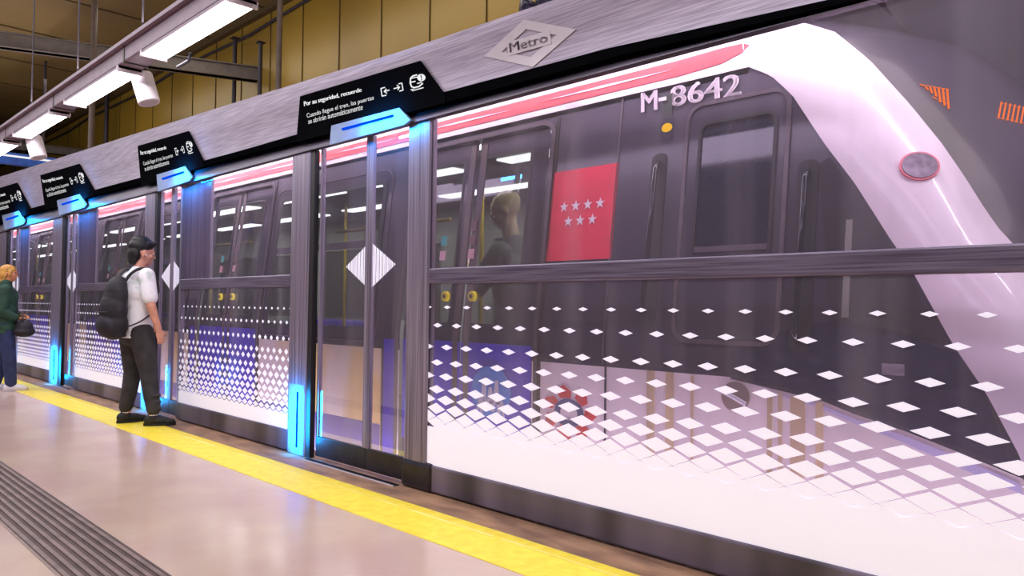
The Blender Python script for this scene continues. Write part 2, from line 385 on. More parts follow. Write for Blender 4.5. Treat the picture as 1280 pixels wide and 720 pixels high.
def y_of(px_, py=380): return PX(px_, py, XP).y
def frame_box(mb, y0,y1,z0,z1, x0, x1): mb.box(x0,x1,min(y0,y1),max(y0,y1),z0,z1)
rows_near = [(1.192,.36,.022),(1.076,.48,.03),(.938,.58,.036),(.838,.66,.04),(.752,.76,.046),(.667,.84,.054),(.604,.91,.062),(.545,.95,.072),(.496,.96,.078),(.457,.97,.072)]
rows_far = [(1.164,.34,.026),(1.048,.42,.032),(.914,.52,.044),(.808,.6,.052),(.746,.66,.052),(.67,.72,.056),(.605,.8,.06),(.543,.86,.062),(.483,.9,.062),(.426,.94,.06),(.378,.96,.056),(.333,.97,.052)]
def film(y0, y1, rows, pitch, solid, zrail):
    mb = MB(); x = XP+.004
    for i,(z,kw,h) in enumerate(rows):
        y = y0 + (pitch/2 if i % 2 else 0); j = 0
        while y + j*pitch < y1+pitch/2:
            c = y+j*pitch; j += 1; w = kw*pitch/2
            a, b = max(c-w, y0), min(c+w, y1)
            if b-a < .004: continue
            if a > c-w or b < c+w:    # clipped at the frame
                cl = []
                for (yy,zz) in ((a, h/2*(1-abs(a-c)/w)), (min(max(c,a),b), h/2*(1-abs(min(max(c,a),b)-c)/w)), (b, h/2*(1-abs(b-c)/w))): cl.append((yy,zz))
                pts = [(x,p[0],z-p[1]) for p in cl]+[(x,p[0],z+p[1]) for p in cl[::-1]]
                ded = []
                for p in pts:
                    if not ded or (Vector(p)-Vector(ded[-1])).length > 1e-4: ded.append(p)
                if len(ded) > 2 and (Vector(ded[0])-Vector(ded[-1])).length < 1e-4: ded.pop()
                if len(ded) >= 3: mb.poly(ded)
            else: mb.poly([(x,c-w,z),(x,c,z-h/2),(x,c+w,z),(x,c,z+h/2)])
    # solid part with toothed top following the last row
    zl, kw, h = rows[-1]; i = len(rows); y = y0 + (pitch/2 if i % 2 else 0)
    tops = []; k = -1
    while True:
        c = y+k*pitch; k += 1
        for yy, zz in ((c, solid+h*.42), (c+pitch/2, solid)):
            if y0 <= yy <= y1: tops.append((yy,zz))
        if c > y1: break
    tops.sort(); tops = [(y0, tops[0][1])]+[t for t in tops if y0+1e-3 < t[0] < y1-1e-3]+[(y1, tops[-1][1])]
    for (a,za),(b,zb) in zip(tops[:-1],tops[1:]): mb.poly([(x,a,GB),(x,b,GB),(x,b,zb),(x,a,za)])
    return mb
def screen(y0, y1, label, near=False, strip=None):
    # fixed glazed screen, y0 nearest end, y1 farthest end
    t = empty('glass_screen', (XP, (y0+y1)/2, 0), label, 'glass screen', 'fixed glass screens between the doors')
    w0 = .235 if near else .03
    MB().box(XP-.01,XP+.09,y0,y1,.01,GB).build('kick_plate','kick',t,bevel=.012)
    MB().box(XP,XP+.05,y1-.035,y1,GB,GT).build('frame_stile','brush_v',t); MB().box(XP,XP+.05,y0,y0+.03,GB,GT).build('frame_stile','brush_v',t)
    MB().box(XP-.004,XP+.07,y0+.03,y1-.035,1.342,1.442).build('mid_rail','rail',t,bevel=.008)
    MB().poly([(XP+.009,y0+.03,GB),(XP+.009,y1-.035,GB),(XP+.009,y1-.035,GT),(XP+.009,y0+.03,GT)]).build('glass_pane','glass',t)
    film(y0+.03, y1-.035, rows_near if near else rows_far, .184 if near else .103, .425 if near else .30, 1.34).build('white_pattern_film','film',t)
    if strip: MB().box(XP+.035,XP+.06,strip,y1-.035,1.442,GT).build('side_strip','mist',t)
    return t
near_t = screen(-1.4, 3.81, 'largest glass screen, across the right of the photo with white diamond pattern', near=True)
MB().box(XP-.006,XP+.03,3.775,4.013,.17,2.42).build('end_post','brush_v',near_t,bevel=.012)
MB().box(XP-.02,XP+.05,3.70,4.03,.0,.19).build('post_shoe','darkmetal',near_t,bevel=.03)
screen(5.54, 7.86, 'glass screen between the man and the nearest lit pillar', strip=7.2)
screen(8.84, 11.42, 'glass screen directly behind the man with the backpack', strip=10.72)
screen(12.58, 14.62, 'glass screen just right of the woman in green', strip=14.2)
screen(16.3, 19.4, 'farthest glass screen at the left edge of the photo')
screen(20.6, 24, 'glass screen beyond the left edge of the photo')
def leaf(y0, y1, label, logo=0, stile=.05):
    t = empty('sliding_door', (XP+.08, (y0+y1)/2, 0), label, 'sliding door', 'sliding platform door leaves')
    x0, x1 = XP+.03, XP+.06
    MB().box(x0,x1,y0,y0+stile,.17,GT).build('frame_stile','brush_v',t); MB().box(x0,x1,y1-.03,y1,.17,GT).build('frame_stile','brush_v',t)
    MB().box(x0-.004,x1,y0,y1,.02,.175).build('kick_plate','darkmetal',t,bevel=.006)
    MB().poly([(x0+.01,y0+stile,.17),(x0+.01,y1-.03,.17),(x0+.01,y1-.03,GT),(x0+.01,y0+stile,GT)]).build('glass_pane','glass',t)
    if logo:   # white striped half diamond, its point away from the meeting edge
        g = MB(); n = 15; W = .31; H = .175; zc = 1.485; x = x0+.006
        for k in range(n):
            a = k/n; b = (k+.78 if k % 2 == 0 else k+.62)/n
            ha, hb = H*(1-a), H*(1-b)
            ye = (y1 if logo > 0 else y0); sg = -1 if logo > 0 else 1
            g.poly([(x,ye+sg*a*W,zc-ha),(x,ye+sg*b*W,zc-hb),(x,ye+sg*b*W,zc+hb),(x,ye+sg*a*W,zc+ha)])
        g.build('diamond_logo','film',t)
    return t
leaf(4.02, 4.50, 'nearest sliding door leaf, beside the largest screen', logo=1, stile=.03)
leaf(4.50, 5.18, 'sliding door leaf just right of the nearest lit pillar', logo=-1)
leaf(7.88, 8.14, 'narrow sliding door leaf right of the man, at the screen edge', logo=1, stile=.03)
leaf(8.14, 8.5, 'narrow sliding door leaf right behind the man', logo=-1)
leaf(11.44, 11.72, 'sliding door leaf at the left edge of the screen behind the man', logo=1, stile=.03)
leaf(11.72, 12.0, 'sliding door leaf right of the second farthest lit pillar', logo=-1)
leaf(14.64, 14.95, 'distant sliding door leaf behind the woman in green', logo=1)
leaf(14.95, 15.4, 'distant sliding door leaf right of the farthest lit pillar', logo=-1)
leaf(19.42, 20.0, 'sliding door leaf past the farthest screen'); leaf(20.0, 20.58, 'last sliding door leaf past the farthest screen')
sill = empty('door_sill', (3.04,8,0), 'thin metal threshold rails in front of the platform doors', 'threshold')
for (a,b) in ((4.03,5.21),(7.9,8.48),(11.44,12.0),(14.64,15.4)):
    MB().box(2.985,2.995,a,b,0,.006).build('sill_rail','logo',sill); MB().box(3.025,3.035,a,b,0,.008).build('sill_rail','darkmetal',sill)
    MB().box(2.995,3.025,a,b,0,.0015).build('sill_groove','darkseam',sill)
def pillar(y0, y1, label):
    t = empty('door_pillar', (XP, (y0+y1)/2, 0), label, 'pillar', 'lit pillars beside the doors')
    w = y1-y0
    MB().box(XP-.012,XP+.04,y0+.18*w,y1,0,2.42).build('post','brush_v',t,bevel=.012)
    MB().box(XP-.004,XP+.04,y0,y0+.18*w,0,2.42).build('dark_jamb','darkseam',t)
    MB().box(XP-.020,XP-.012,y0+.50*w,y0+.57*w,.06,.5).build('light_strip','bluebar',t,bevel=.003)
    MB().box(XP-.0145,XP-.011,y0+.22*w,y0+.97*w,.005,.56).build('lit_plate','cyan',t)
    blue_light((XP-.125, y0+.56*w, .28), 12*w/.34, (.42,.03))
    return t
def blue_light(loc, e, size):
    l = bpy.data.lights.new('blue_glow','AREA'); l.shape = 'RECTANGLE'; l.size, l.size_y = size; l.energy = e; l.color = (0,.34,1)
    o = bpy.data.objects.new('blue_glow', l); C.objects.link(o); o.location = loc; o.rotation_euler = (0, math.radians(-90), 0)
pillar(5.215, 5.545, 'lit pillar nearest the camera, left of the two clear door leaves')
pillar(8.5, 8.84, 'lit pillar hidden partly behind the man with backpack')
pillar(12.01, 12.58, 'lit pillar between the woman and the man')
pillar(15.4, 16.3, 'farthest lit pillar, behind the woman in green')

# ---- signs on the header: laid out from the nearest one and carried over
S0 = [(375,120.3),(524.7,76),(555.4,118.3),(370.7,168.9)]
def homog(src, dst):
    A = []
    for (x,y),(u,v) in zip(src,dst):
        A.append([x,y,1,0,0,0,-u*x,-u*y,-u]); A.append([0,0,0,x,y,1,-v*x,-v*y,-v])
    return np.linalg.svd(np.array(A,float))[2][-1].reshape(3,3)
def arcpts(cx,cy,rx,ry,a0,a1,n=10):
    return [(cx+rx*math.cos(math.radians(a0+(a1-a0)*i/n)), cy-ry*math.sin(math.radians(a0+(a1-a0)*i/n))) for i in range(n+1)]
def sign(dst, label, power):
    H = homog(S0, dst)
    def g(p, X):
        v = H @ np.array([p[0],p[1],1.0]); return PX(v[0]/v[2], v[1]/v[2], X)
    c = g((460,150),3.0)
    t = empty('door_sign', c, label, 'sign', 'black door signs on the header')
    out = [(375,120.3),(524.7,76),(555.4,118.3),(572,124),(509.2,140.7),(499.4,133.9),(412.9,156.2),(410,167.5),(371,178.5)]
    out = [(375,120.3),(524.7,76),(555.4,118.3),(556,128),(509.2,140.7),(499.4,133.9),(412.9,156.2),(410,167.5),(370.2,177.5)]
    MB().prism([g(p,3.0) for p in out],(.012,0,0)).build('panel','signblack',t)
    X = 2.997
    m = MB()
    text_on(m, 'Por su seguridad, recuerde', [g((380.5,134.5),X),g((452,116),X),g((451.5,109.5),X),g((379.8,127),X)], .09)
    m.build('headline_text','white',t)
    m = MB()
    text_on(m, 'Cuando llegue el tren, las puertas', [g((384,149),X),g((467.5,126),X),g((467,119),X),g((383,142),X)])
    text_on(m, 'se abrirán automáticamente', [g((385.5,155),X),g((453.5,137),X),g((453,130),X),g((385,149),X)])
    m.build('body_text','white',t)
    def line(mb, pts, w=1.1):
        for a,b in zip(pts[:-1],pts[1:]):
            dx,dy = b[0]-a[0], b[1]-a[1]; l = math.hypot(dx,dy) or 1; nx,ny = -dy/l*w/2, dx/l*w/2; ex,ey = dx/l*w*.3, dy/l*w*.3
            mb.poly([g((a[0]+nx-ex,a[1]+ny-ey),X),g((b[0]+nx+ex,b[1]+ny+ey),X),g((b[0]-nx+ex,b[1]-ny+ey),X),g((a[0]-nx-ex,a[1]-ny-ey),X)])
    m = MB()
    line(m,[(481,109.2),(476.2,110.6),(477.6,120.2),(482.6,119)],1.3)     # door bracket with arrow in
    line(m,[(486.5,112.6),(480.5,114.4)],1.3); line(m,[(482.6,111.2),(480.2,114.5),(483.6,116.6)],1.2)
    m.build('exit_arrow_icon','white',t); m = MB()
    line(m,[(498.5,104.8),(502.3,103.8),(503.8,112.6),(499.6,114)],1.3)
    line(m,[(492.4,110.8),(499,109)],1.3); line(m,[(496.2,106.6),(499.4,109),(497.4,112.2)],1.2)
    m.build('door_arrow_icon','white',t)
    m = MB()                                                                # train front with an exclamation badge
    line(m,[(521,93.6),(516,95),(513.2,98),(512.8,104),(514.6,108.4),(518,109.6),(524,108),(528.2,104.4)],1.7)
    line(m,[(513.4,103),(519,101.6)],1.5); line(m,[(514,98),(521,96.4)],1.2); line(m,[(521.6,104.4),(527,102.8)],1.2)
    line(m,[(515.4,113.4),(529,109.6)],1.2); line(m,[(513.5,112.2),(517,111.2)],1.0)
    m.add([g(p,X) for p in arcpts(526.6,97,5.2,4.6,0,345,15)],[tuple(range(16))])
    m.build('train_icon','white',t)
    X = 2.9955; m = MB(); line(m,[(526.2,93.9),(526.8,98)],1.2); line(m,[(527,99.4),(527.2,100.3)],1.2); m.build('badge_mark','signblack',t)
    # lamp bracket below the sign, with its blue light bar
    br = MB().prism([g(p,3.003) for p in [(414,157),(499,134.6),(513,150),(505,155.8),(412,181)]],(.02,0,0)).build('lamp_bracket','cyan',t)
    MB().prism([g(p,2.996) for p in [(427,160.2),(490.5,143.2),(491,145.9),(427.5,162.9)]],(.007,0,0)).build('light_bar','bluebar',br)
    blue_light(g((461,152),2.89), power, (.03,.7*(g((427,160),3).y-g((490,143),3).y)))
    return t
sign(S0, 'largest black door sign, on the header above the nearest doors', 7)
sign([(172,182.5),(235,163.8),(253,200),(175.5,225)], 'black door sign on the header above the man', 12)
sign([(50.2,219),(98.6,204.8),(116.7,236.7),(55.4,255.5)], 'black door sign second from the left edge', 20)
sign([(-14,239),(20.8,228.4),(36.6,259),(-9,273)], 'leftmost black door sign, cut by the photo edge', 28)

# ------------------------------------------------------------------ train
XT = 3.45
def XS(z): return XT + max(0, z-1.0)*.12
def clipz(pts, zc, above):
    out = []
    for i in range(len(pts)):
        a, b = pts[i], pts[(i+1)%len(pts)]
        ia = (a[1] >= zc) if above else (a[1] <= zc); ib = (b[1] >= zc) if above else (b[1] <= zc)
        if ia: out.append(a)
        if ia != ib:
            t = (zc-a[1])/(b[1]-a[1]); out.append((a[0]+(b[0]-a[0])*t, zc))
    return out
def plate(mb, yz, off=.004, th=.004):
    for ab in (True, False):
        p = clipz(yz, 1.0, ab)
        if len(p) > 2 and max(q[1] for q in p)-min(q[1] for q in p) > 1e-5:
            mb.prism([(XS(z)-off, y, z) for y,z in p], (th,0,0))
    return mb
def rect(y0,y1,z0,z1): return [(y0,z0),(y1,z0),(y1,z1),(y0,z1)]
def rrect(y0,y1,z0,z1,r,n=5):
    P = []
    for cy,cz,a0 in ((y1-r,z1-r,0),(y0+r,z1-r,90),(y0+r,z0+r,180),(y1-r,z0+r,270)):
        for i in range(n+1):
            a = math.radians(a0+90*i/n); P.append((cy+r*math.cos(a), cz+r*math.sin(a)))
    return P
def ring(mb, y0,y1,z0,z1,r,w,off=.006,th=.006):
    o = rrect(y0,y1,z0,z1,r); i_ = rrect(y0+w,y1-w,z0+w,z1-w,max(r-w,.01)); n = len(o)
    for k in range(n):
        q = [o[k], o[(k+1)%n], i_[(k+1)%n], i_[k]]
        plate(mb, q, off, th)
    return mb
def skin(mb, y0,y1,z0,z1,holes=(),off=0):
    Y = sorted({y0,y1}|{v for h in holes for v in h[:2] if y0<v<y1}); Z = sorted({z0,z1}|({1.0} if z0<1<z1 else set())|{v for h in holes for v in h[2:] if z0<v<z1})
    for a,b in zip(Y[:-1],Y[1:]):
        for c,d in zip(Z[:-1],Z[1:]):
            my,mz = (a+b)/2,(c+d)/2
            if any(h[0]<my<h[1] and h[2]<mz<h[3] for h in holes): continue
            mb.poly([(XS(c)-off,a,c),(XS(c)-off,b,c),(XS(d)-off,b,d),(XS(d)-off,a,d)])
    return mb
T = empty('metro_train', (4.9, 8, -1.25), 'dark metro train with white and red trim standing behind the glass screens', 'train')
YEND = 27.0; PIT = 3.72
doors = [(3.22+k*PIT, 4.6+k*PIT) for k in range(6)]
holes = []; 
for k,(a,b) in enumerate(doors):
    holes.append((a, b, -.02, 2.40))
wins = [(b+.42, b+PIT-1.38-.22, 1.02, 2.2) for a,b in doors[:-1]]
holes += wins
skin(MB(), 1.85, YEND, .86, 2.44, holes).build('upper_side','body',T)
skin(MB(), 1.85, YEND, -.95, .86, [(a,b,-.02,2.4) for a,b in doors]).build('lower_side','cream',T)
bnd = [(1.85,.85),(1.64,.82),(1.41,.79),(1.25,.74),(1.04,.69),(.84,.63),(.62,.56)]
PL = [(.63,.65),(.74,.88),(.86,1.07),(1.03,1.39),(1.11,1.51),(1.28,1.79),(1.43,2.0),(1.6,2.27),(1.72,2.40),(1.85,2.47)]
def face3(mb, yz, off=0):
    for ab in (True,False):
        p = clipz(yz,1.0,ab)
        if len(p) > 2: mb.poly([(XS(z)-off,y,z) for y,z in p])
    return mb
nose = [(1.32,1.13),(1.32,.765)]
face3(MB(), bnd+PL).build('nose_side','body',T)
face3(MB(), [(1.85,.852),(1.64,.822),(1.41,.792),(1.25,.742),(1.04,.692),(.84,.632),(.62,.562),(.5,.3),(.45,0),(.5,-.95),(1.85,-.95)]).build('nose_skirt','cream',T)
# navy paint low on the nose, below the cab side window
plate(MB(), [(1.85,.87),(1.64,.84),(1.41,.81),(1.25,.76),(1.04,.71),(.84,.65),(.66,.6),(.745,.88),(.84,1.03),(1.05,1.1),(1.32,1.155),(1.5,1.13),(1.85,1.0)],.003,.003).build('navy_flash','navy',T)
plate(MB(), [(1.66,.80),(1.41,.77),(1.25,.72),(1.04,.67),(.84,.61),(.63,.54),(.62,.50),(.84,.57),(1.04,.64),(1.25,.7),(1.41,.755)],.003,.003).build('lavender_pinstripe',mat('lavender_paint',(196,186,222),.4),T)
# white band, red stripe
bm_ = MB()
for a,b in ((1.84,YEND),): bm_.prism([(XS(2.43)-.012,a,2.47),(XS(2.43)-.012,b,2.47),(XS(2.75)-.012,b,2.78),(XS(2.75)-.012,a,2.78)],(.012,0,0))
bm_.build('white_band','bandwhite',T)
rs = MB()
def stripeX(z): return XS(2.43)-.012+(XS(2.75)-XS(2.43))*(z-2.47)/.31
def bandpoly(yz, off, th=.003): return [(stripeX(z)-off, y, z) for y,z in yz]
rs.prism(bandpoly([(1.845,2.59),(1.88,2.56),(2.0,2.525),(2.25,2.512),(2.25,2.605),(2.0,2.612),(1.88,2.608)],.004),(.003,0,0))
rs.prism(bandpoly([(2.25,2.512),(YEND,2.512),(YEND,2.605),(2.25,2.605)],.004),(.003,0,0))
ro = rs.build('red_stripe','red',T)
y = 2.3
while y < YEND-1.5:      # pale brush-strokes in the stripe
    ws = MB(); ws.prism(bandpoly([(y,2.557),(y+.5,2.568),(y+1.0,2.563),(y+.5,2.552)],.008),(.003,0,0)); ws.build('stripe_brushstroke','bandwhite',ro); y += 1.05+.5*((int(y*7))%3)/2
# roof
roof = MB(); prof = [(XS(2.75)-.012,2.78),(XS(2.75)+.06,2.98),(3.95,3.2),(4.4,3.32),(4.9,3.36),(5.4,3.32),(5.85,3.2),(6.12,2.98),(6.18,2.78)]
for (xa,za),(xb,zb) in zip(prof[:-1],prof[1:]): roof.poly([(xa,1.75,za),(xa,YEND,za),(xb,YEND,zb),(xb,1.75,zb)])
roof.build('roof','bandwhite',T)
MB().box(6.13,6.17,1.6,YEND,-.95,2.8).build('far_side','interior_d',T)
MB().box(3.5,6.13,1.9,YEND,-.12,-.02).build('cabin_floor','interior_d',T)
MB().box(3.66,6.13,2.2,YEND,2.42,2.46).build('cabin_ceiling','interior',T)
fw = MB()
for k in range(7):
    y = 2.6+k*PIT; fw.box(6.08,6.12,y,y+.95,.0,2.42); fw.box(6.08,6.12,y+.95,y+PIT,.0,1.0); fw.box(6.08,6.12,y+.95,y+PIT,2.0,2.42)
fw.build('cabin_wall','interior',T)
MB().box(3.6,6.1,2.3,2.36,0,2.42).build('cab_bulkhead','interior_d',T)
MB().box(3.55,6.1,YEND-.05,YEND,-.9,2.8).build('car_end','interior_d',T)
for k in range(12):
    y = 3.0+k*1.95
    for X in (4.35,5.35): MB().box(X-.09,X+.09,y,y+1.4,2.405,2.42).build('ceiling_lamp','inlight',T)
for k in range(6):
    a,b = doors[k]
    for (X,y) in ((4.15,a+.2),(4.15,b-.15),(4.9,(a+b)/2)):
        if k == 0 and X == 4.15 and y < 4: continue
        MB().tube([(X,y,0),(X,y,2.42)],.018,10).build('grab_pole','yellowpole',T)
    MB().tube([(4.2,b+.3,1.95),(4.2,b+2.1,1.95)],.016,8).build('grab_rail','yellowpole',T)
    if k < 5:
        s = MB()
        for j in range(4):
            y = b+.25+j*.47; s.box(5.55,5.98,y,y+.43,.40,.46); s.box(5.96,6.05,y,y+.43,.44,.98)
        s.build('seat_row','blue',T,bevel=.02)
# doors
def make_door(k,a,b,detail):
    mid = a+.70
    for j,(y0,y1) in enumerate(((a+.02,mid-.008),(mid+.008,b-.02))):
        wy0,wy1 = (y0+.16,y1-.055) if j == 0 else (y0+.14,y1-.12)
        d = empty_child('sliding_train_door', T, (XS(1),(y0+y1)/2,0))
        m = MB(); skin(m, y0,y1,-.02,2.39,[(wy0,wy1,1.08,2.25)],off=-.02); m.build('door_panel','door',d)
        m = MB()
        for c0,c1 in ((1.08,2.25),): m.poly([(XS(c0)+.018,wy0,c0),(XS(c0)+.018,wy1,c0),(XS(c1)+.018,wy1,c1),(XS(c1)+.018,wy0,c1)])
        m.build('window_pane','wglass',d)
        m = MB(); ring(m, wy0-.02,wy1+.02,1.06,2.27,.05,.022,off=-.016,th=.005); m.build('window_seal','darkseam',d)
        m = MB(); plate(m, rect(y0,y1,.2,.95), off=-.014, th=.005); m.build('blue_panel','blue',d)
        m = MB(); ye = y1-.05 if j == 0 else y0+.05
        m.add([],[]); plate(m, rect(ye-.028,ye+.028,-.01,2.38), off=-.013, th=.006); m.build('edge_rubber','seam',d)
        bz = 1.27; by = ye-.04 if j == 0 else ye+.13
        m = MB(); m.tube([(XS(bz)+.016,by,bz),(XS(bz)-.012,by,bz)],.036,18); m.build('door_button','yellowp',d,bevel=.004)
        m = MB(); m.tube([(XS(bz)-.012,by,bz),(XS(bz)-.02,by,bz)],.016,14); m.build('button_centre','seam',d)
    # frame trim around both leaves
    m = MB(); ring(m, a-.05,b+.05,-.1,2.43,.12,.03,off=.01,th=.012); m.build('door_frame','frame',T)
    for (yy,zz,mm) in ((mid-.03,1.77,'brownst'),(mid-.03,1.67,'brownst'),(mid-.03,1.57,'pink'),(mid+.28,1.68,'teal'),(mid+.28,1.57,'pink')):
        m = MB(); plate(m, rect(yy-.03,yy+.03,zz-.035,zz+.035), off=-.006, th=.004); m.build('sticker',mm,T)
def empty_child(name, par, loc):
    # a door leaf mesh root: thin hidden-edge gasket that carries the leaf's own pieces
    y = loc[1]
    mb = MB().box(XS(2.4)+.0, XS(2.4)+.05, y-.3, y+.3, 2.385, 2.40)
    return mb.build(name, 'darkseam', par)
for k,(a,b) in enumerate(doors): make_door(k,a,b,k==0)
# sticker on the nearest door: pale blue oval with standing figures
st = MB(); c = [(3.60+.19*math.cos(2*math.pi*i/28), .63+.17*math.sin(2*math.pi*i/28)) for i in range(28)]
plate(st, c, off=-.006, th=.004); so = st.build('oval_sticker','lightblue',T)
fg = MB()
for (y,z0,z1,w) in ((3.66,.50,.72,.012),(3.60,.50,.66,.012),(3.54,.50,.71,.012),(3.70,.47,.58,.01),(3.49,.47,.58,.01)):
    plate(fg, [(y-w-.02,z0),(y+w-.02,z0),(y+w,z1),(y-w,z1)], off=-.003, th=.003); plate(fg, [(y-w+.03,z0),(y+w+.03,z0),(y+w,z1),(y-w,z1)], off=-.0025, th=.003)
plate(fg, rect(3.48,3.72,.555,.568), off=-.003, th=.003)
fg.build('sticker_figure','logo',so)
# blue strip left of each door, dark dividers, windows between doors, artwork
for k,(a,b) in enumerate(doors):
    m = MB(); plate(m, rect(b+.03,b+.2,-.1,.94)); m.build('blue_edge_panel','blue',T)
    m = MB(); plate(m, rect(b+.2,b+.225,-.6,.94),.006,.006); plate(m, rect(a-.075,a-.05,-.6,2.43),.006,.006); m.build('panel_joint_strip','darkseam',T)
    if k < 5:
        n0, n1 = b+.24, b+PIT-1.38-.08
        m = MB(); plate(m, rect(n0,n1,.27,.86)); m.build('artwork_panel','tan',T)
        m = MB(); plate(m, rect(n0,n1,-.25,.265)); m.build('purple_skirt_band','purple',T)
        y0,y1,z0,z1 = wins[k]
        w = MB(); ring(w, y0-.05,y1+.05,z0-.05,z1+.05,.1,.055,off=.008,th=.012); wo = w.build('window_frame','darkseam',T)
        p = MB(); p.poly([(XS(z0)+.01,y0,z0),(XS(z0)+.01,y1,z0),(XS(z1)+.01,y1,z1),(XS(z1)+.01,y0,z1)]); p.build('window_pane','wglass',wo)
        p = MB(); plate(p, rect(y0,y1,1.68,1.74),.004,.014); p.build('transom_bar','body',wo)
        p = MB(); ring(p, y0-.12,y1+.12,z0-.12,z1+.12,.14,.012,off=.006,th=.006); p.build('window_surround','frame',T)
# grey panel beside the nearest door + flag
for (y,w,mm,z0,z1) in ((3.165,.012,'darkseam',-.6,2.44),(2.655,.012,'frame',.87,2.46),(2.635,.010,'darkseam',-.6,.86)):
    m = MB(); plate(m, rect(y-w/2,y+w/2,z0,z1),.006,.006); m.build('body_seam',mm,T)
m = MB(); plate(m, rect(2.64,3.16,.865,1.12),.003,.003); m.build('lower_grey_panel','door',T)
m = MB(); plate(m, rect(2.648,3.16,1.49,2.065),.006,.005); fl = m.build('red_flag_panel','flagred',T)
m = MB()
def star(mb, cy, cz, r, off):
    P = []
    for i in range(10):
        a = math.pi/2+math.pi*i/5; q = r if i % 2 == 0 else r*.4; P.append((XS(cz+q*math.sin(a))-off, cy-q*math.cos(a), cz+q*math.sin(a)))
    mb.add([(XS(cz)-off,cy,cz)]+P, [(0,i+1,(i+1)%10+1) for i in range(10)])
for i in range(4): star(m, 3.055-.095*i-.012, 1.83, .037, .009)
for i in range(3): star(m, 3.01-.095*i-.012, 1.735, .037, .009)
m.build('white_star','bandwhite',fl)
# fleet number
q = [PX(806,136.5,XS(2.37)-.01),PX(929,115.5,XS(2.35)-.01),PX(926,86,XS(2.47)-.01),PX(803,108,XS(2.5)-.01)]
NQ = lambda u0,u1,v0=0,v1=1: [Vector((XS(z)-.012,y,z)) for y,z in [(2.505+(1.88-2.505)*u+.012*v, (2.345-.015*u)+(.120)*v) for u,v in ((u0,v0),(u1,v0),(u1,v1),(u0,v1))]]
m = MB(); text_on(m, 'M', NQ(0,.17), .035); m.poly([p-Vector((.012,0,0)) for p in NQ(.20,.285,.36,.54)]); text_on(m, '8642', NQ(.32,1), .045); m.build('fleet_number','bandwhite',T)
# marker lamp
m = MB()
P = rrect(2.285,2.37,2.14,2.295,.03); m.prism([(XS(z)-.004,y,z) for y,z in P],(.006,0,0)); ml = m.build('marker_lamp','door',T)
m = MB(); m.ell((XS(2.22)-.003,2.327,2.222),(.005,.036,.03)); m.build('amber_lens','amber',ml,smooth=True)
# cab door with handles
m = MB(); ring(m, 1.60,2.20,1.02,2.33,.10,.022,.012,.014); m.build('cab_door_frame','frame',T)
m = MB(); plate(m, rrect(1.622,2.178,1.04,2.305,.08),.004,.004); cd = m.build('cab_door','body',T)
m = MB(); ring(m, 1.665,2.11,1.40,2.215,.06,.018,.016,.012); m.build('cab_window_frame','darkseam',cd)
m = MB(); plate(m, rrect(1.68,2.095,1.52,2.20,.05),.008,.003); m.build('cab_window','cglass',cd)
m = MB(); plate(m, rect(1.68,2.095,1.5,1.53),.014,.008); m.build('window_sill','frame',cd)
for yy,z0,z1 in ((2.36,1.12,2.08),(1.50,1.0,1.93)):
    m = MB(); plate(m, rrect(yy-.05,yy+.05,z0,z1,.04),.006,.004); hr = m.build('handle_recess','darkseam',T)
    MB().tube([(XS(z0)-.01,yy,z0+.05),(XS(z0)-.05,yy,z0+.09),(XS(z1)-.05,yy,z1-.09),(XS(z1)-.01,yy,z1-.05)],.014,10).build('grab_handle',mat('handle_black',(30,28,36),.1,.3),hr,smooth=True)
# cab side window (dark), pale post inside
m = MB(); plate(m, [(1.36,1.17),(.92,1.085),(1.02,1.33),(1.12,1.5),(1.28,1.75),(1.40,1.93),(1.45,1.9)],.006,.003); cw = m.build('cab_side_window',mat('cab_side_glass',(66,66,72),.08,0,noise=.2,nscale=2,coat=.5),T)
m = MB(); plate(m, rect(1.28,1.31,1.17,1.62),.009,.003); m.build('window_post',mat('pale_post',(130,128,120),.4),cw)
# cream body details: gold grooves, round handle recess, ring emblem, plate
for (a,b,z0,z1) in ((2.30,2.35,.30,.86),(2.18,2.23,.30,.86),(2.06,2.075,.2,.85),(1.63,1.655,.36,.80),(1.58,1.60,.3,.8),(1.47,1.54,.42,.79),(1.385,1.42,.42,.775)):
    m = MB(); plate(m, rect(a,b,z0,z1)); m.build('gold_groove','gold' if b-a < .06 else mat('gold_dark',(198,172,140),.4,0),T)
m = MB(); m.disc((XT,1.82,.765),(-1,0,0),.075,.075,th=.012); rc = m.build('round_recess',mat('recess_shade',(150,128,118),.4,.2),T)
MB().tube([(XT-.02,1.89,.79),(XT-.03,1.82,.765),(XT-.02,1.76,.735)],.012,8).build('recess_handle','logo',rc)
m = MB(); cy,cz = 2.91,.565
for i in range(7):
    a0 = math.radians(i*360/7+8); a1 = math.radians((i+.72)*360/7+8)
    pts = [(cy+.20*math.cos(a0),cz+.155*math.sin(a0)),(cy+.21*math.cos((a0+a1)/2),cz+.17*math.sin((a0+a1)/2)),(cy+.17*math.cos(a1),cz+.13*math.sin(a1)),(cy+.12*math.cos(a1),cz+.09*math.sin(a1)),(cy+.135*math.cos(a0),cz+.10*math.sin(a0))]
    plate(m, pts)
m.build('red_swirl_emblem','redring',T)
m = MB()
for i in range(20):
    a0,a1 = 2*math.pi*i/20,2*math.pi*(i+1)/20
    plate(m, [(cy+.115*math.cos(a0),cz+.085*math.sin(a0)),(cy+.115*math.cos(a1),cz+.085*math.sin(a1)),(cy+.07*math.cos(a1),cz+.045*math.sin(a1)),(cy+.07*math.cos(a0),cz+.045*math.sin(a0))])
m.build('navy_swirl_emblem','navyring',T)
m = MB(); plate(m, rect(1.04,1.13,.925,.975),.008,.004); m.build('small_plate','lens',T)
